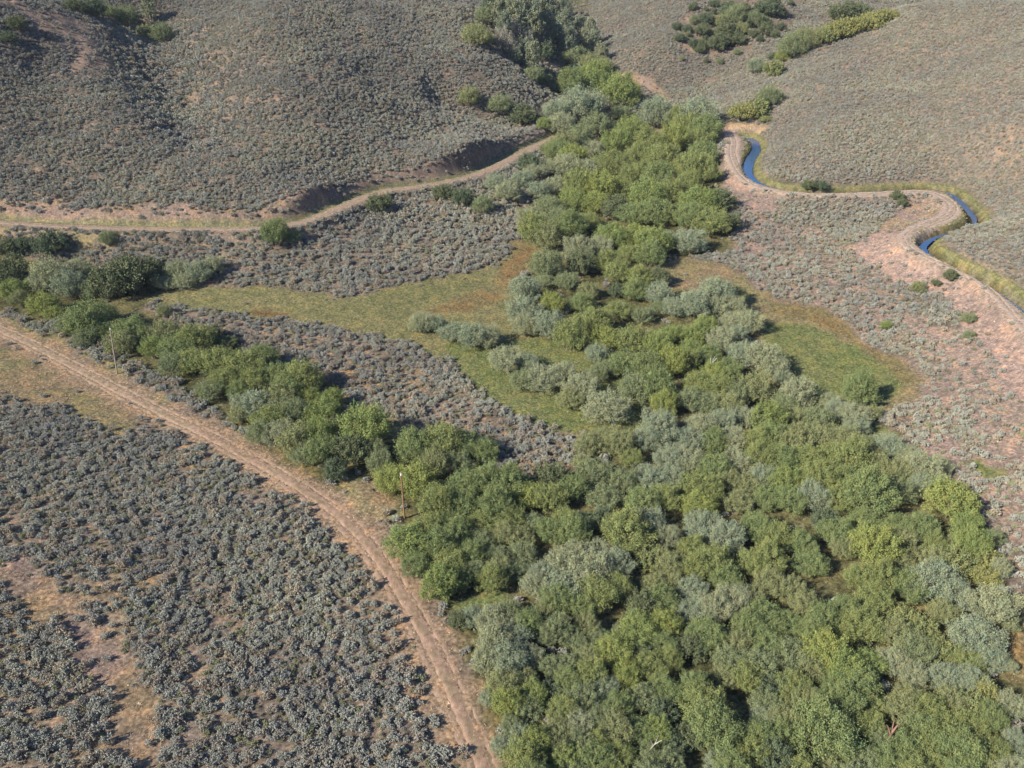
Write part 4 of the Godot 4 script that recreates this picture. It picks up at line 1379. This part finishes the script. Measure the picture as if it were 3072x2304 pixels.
func build_logs():
	var wood := leaf_material(Vector3(0.46, 0.43, 0.385), 0.0)
	# px,py of the butt, px,py of the tip, thickness
	var list := [
		[2118, 1130, 2140, 1096, 0.16, "pale forked dead trunk leaning out of the east thicket"],
		[1560, 480, 1592, 516, 0.14, "yellowish fallen branches lying below the ditch track bend"],
		[1945, 2268, 1968, 2250, 0.07, "weathered white dead stem lying deep in the lower thicket"],
		[2660, 2250, 2668, 2205, 0.25, "rusty brown broken stump among the lower green willows"]]
	for l in list:
		var a := hit(l[0], l[1], 0.4)
		var b := hit(l[2], l[3], 1.6)
		rng.seed = int(l[0])
		begin()
		var th: float = l[4]
		var d := b - a
		var len := minf(d.length(), 6.0)
		d = d.normalized()
		twig(Vector3(0, -0.4, 0), d * len * 0.6, th, th * 0.7, Color.WHITE)
		twig(d * len * 0.6, d * len + Vector3(0.5, 0.4, 0), th * 0.7, th * 0.3, Color.WHITE)
		twig(d * len * 0.5, d * len * 0.9 + Vector3(-0.7, 0.8, 0.2), th * 0.6, th * 0.2, Color.WHITE)
		twig(d * len * 0.7, d * len * 0.9 + Vector3(0.3, 0.6, -0.5), th * 0.4, th * 0.15, Color.WHITE)
		var o := MeshInstance3D.new()
		o.name = numbered("dead_branch")
		o.mesh = done()
		o.position = Vector3(a.x, ground(a.x, a.z) + (0.3 if l[1] < 600 else 1.6), a.z)
		o.material_override = wood if l[1] < 2240 or l[0] < 2500 else leaf_material(Vector3(0.24, 0.145, 0.10), 0.0)
		tag(o, l[5], "dead wood")
		add_child(o)

func build_trailer():
	var p := hit(1730, 208)
	p.y = ground(p.x, p.z)
	var root := Node3D.new()
	root.name = "camp_trailer"
	root.position = p
	root.rotation.y = 0.12
	var white := plain(Vector3(0.82, 0.84, 0.85), 0.4)
	var dark := plain(Vector3(0.03, 0.05, 0.06), 0.2)
	var cs := CSGPolygon3D.new()
	cs.polygon = PackedVector2Array([Vector2(-1.6, 0.5), Vector2(1.5, 0.5), Vector2(1.7, 1.2), Vector2(1.5, 2.0), Vector2(1.0, 2.3), Vector2(-1.1, 2.35), Vector2(-1.6, 1.9)])
	cs.depth = 1.9
	cs.name = "body"
	cs.position = Vector3(0, 0, 0.95)
	cs.material = white
	root.add_child(cs)
	var bx := BoxMesh.new()
	bx.size = Vector3(0.8, 0.5, 0.04)
	post(root, "window", bx, dark, Vector3(-0.5, 1.6, 0.965))
	post(root, "window", bx, dark, Vector3(0.7, 1.6, 0.965))
	for s in [-1, 1]:
		post(root, "wheel", cyl(0.35, 0.35, 0.2), dark, Vector3(0.1, 0.35, 0.85 * s), Vector3(PI / 2, 0, 0))
	tag(root, "small white trailer half hidden behind willows at the valley head", "trailer")
	add_child(root)

func _ready():
	setup_view()
	var t0 := Time.get_ticks_msec()
	bake_base()
	carve()
	print("height ", Time.get_ticks_msec() - t0)
	bake_zones()
	print("zones ", Time.get_ticks_msec() - t0)
	bake_cover()
	print("cover ", Time.get_ticks_msec() - t0)
	build_terrain()
	print("terrain ", Time.get_ticks_msec() - t0)
	build_road("dirt_track", lines.main_track, 2.1, TRACK * 1.06, "rutted tan dirt track running past the willow thicket", 41)
	build_road("ditch_road", lines.ditch_track, 1.9, STRAW.lerp(PINK, 0.75) * 0.92, "narrow dirt road along the foot of the shaded hill", 42)
	build_road("canal_road", lines.canal_track, 2.9, Vector3(0.47, 0.365, 0.285), "pinkish two-rut road following the blue canal", 43)
	build_water()
	build_trees()
	print("trees ", Time.get_ticks_msec() - t0)
	build_pole(352, 1122, 9.0, -0.10, Vector3(0.42, 0.36, 0.29), "pale slim wooden utility pole beside the dirt track belt")
	build_pole(1214, 1556, 7.4, 0.0, Vector3(0.34, 0.19, 0.11), "rusty brown wooden utility pole with a white insulator on top")
	build_logs()
	build_trailer()
	build_sage()
	build_grass()
	build_stones()
	print("all ", Time.get_ticks_msec() - t0)
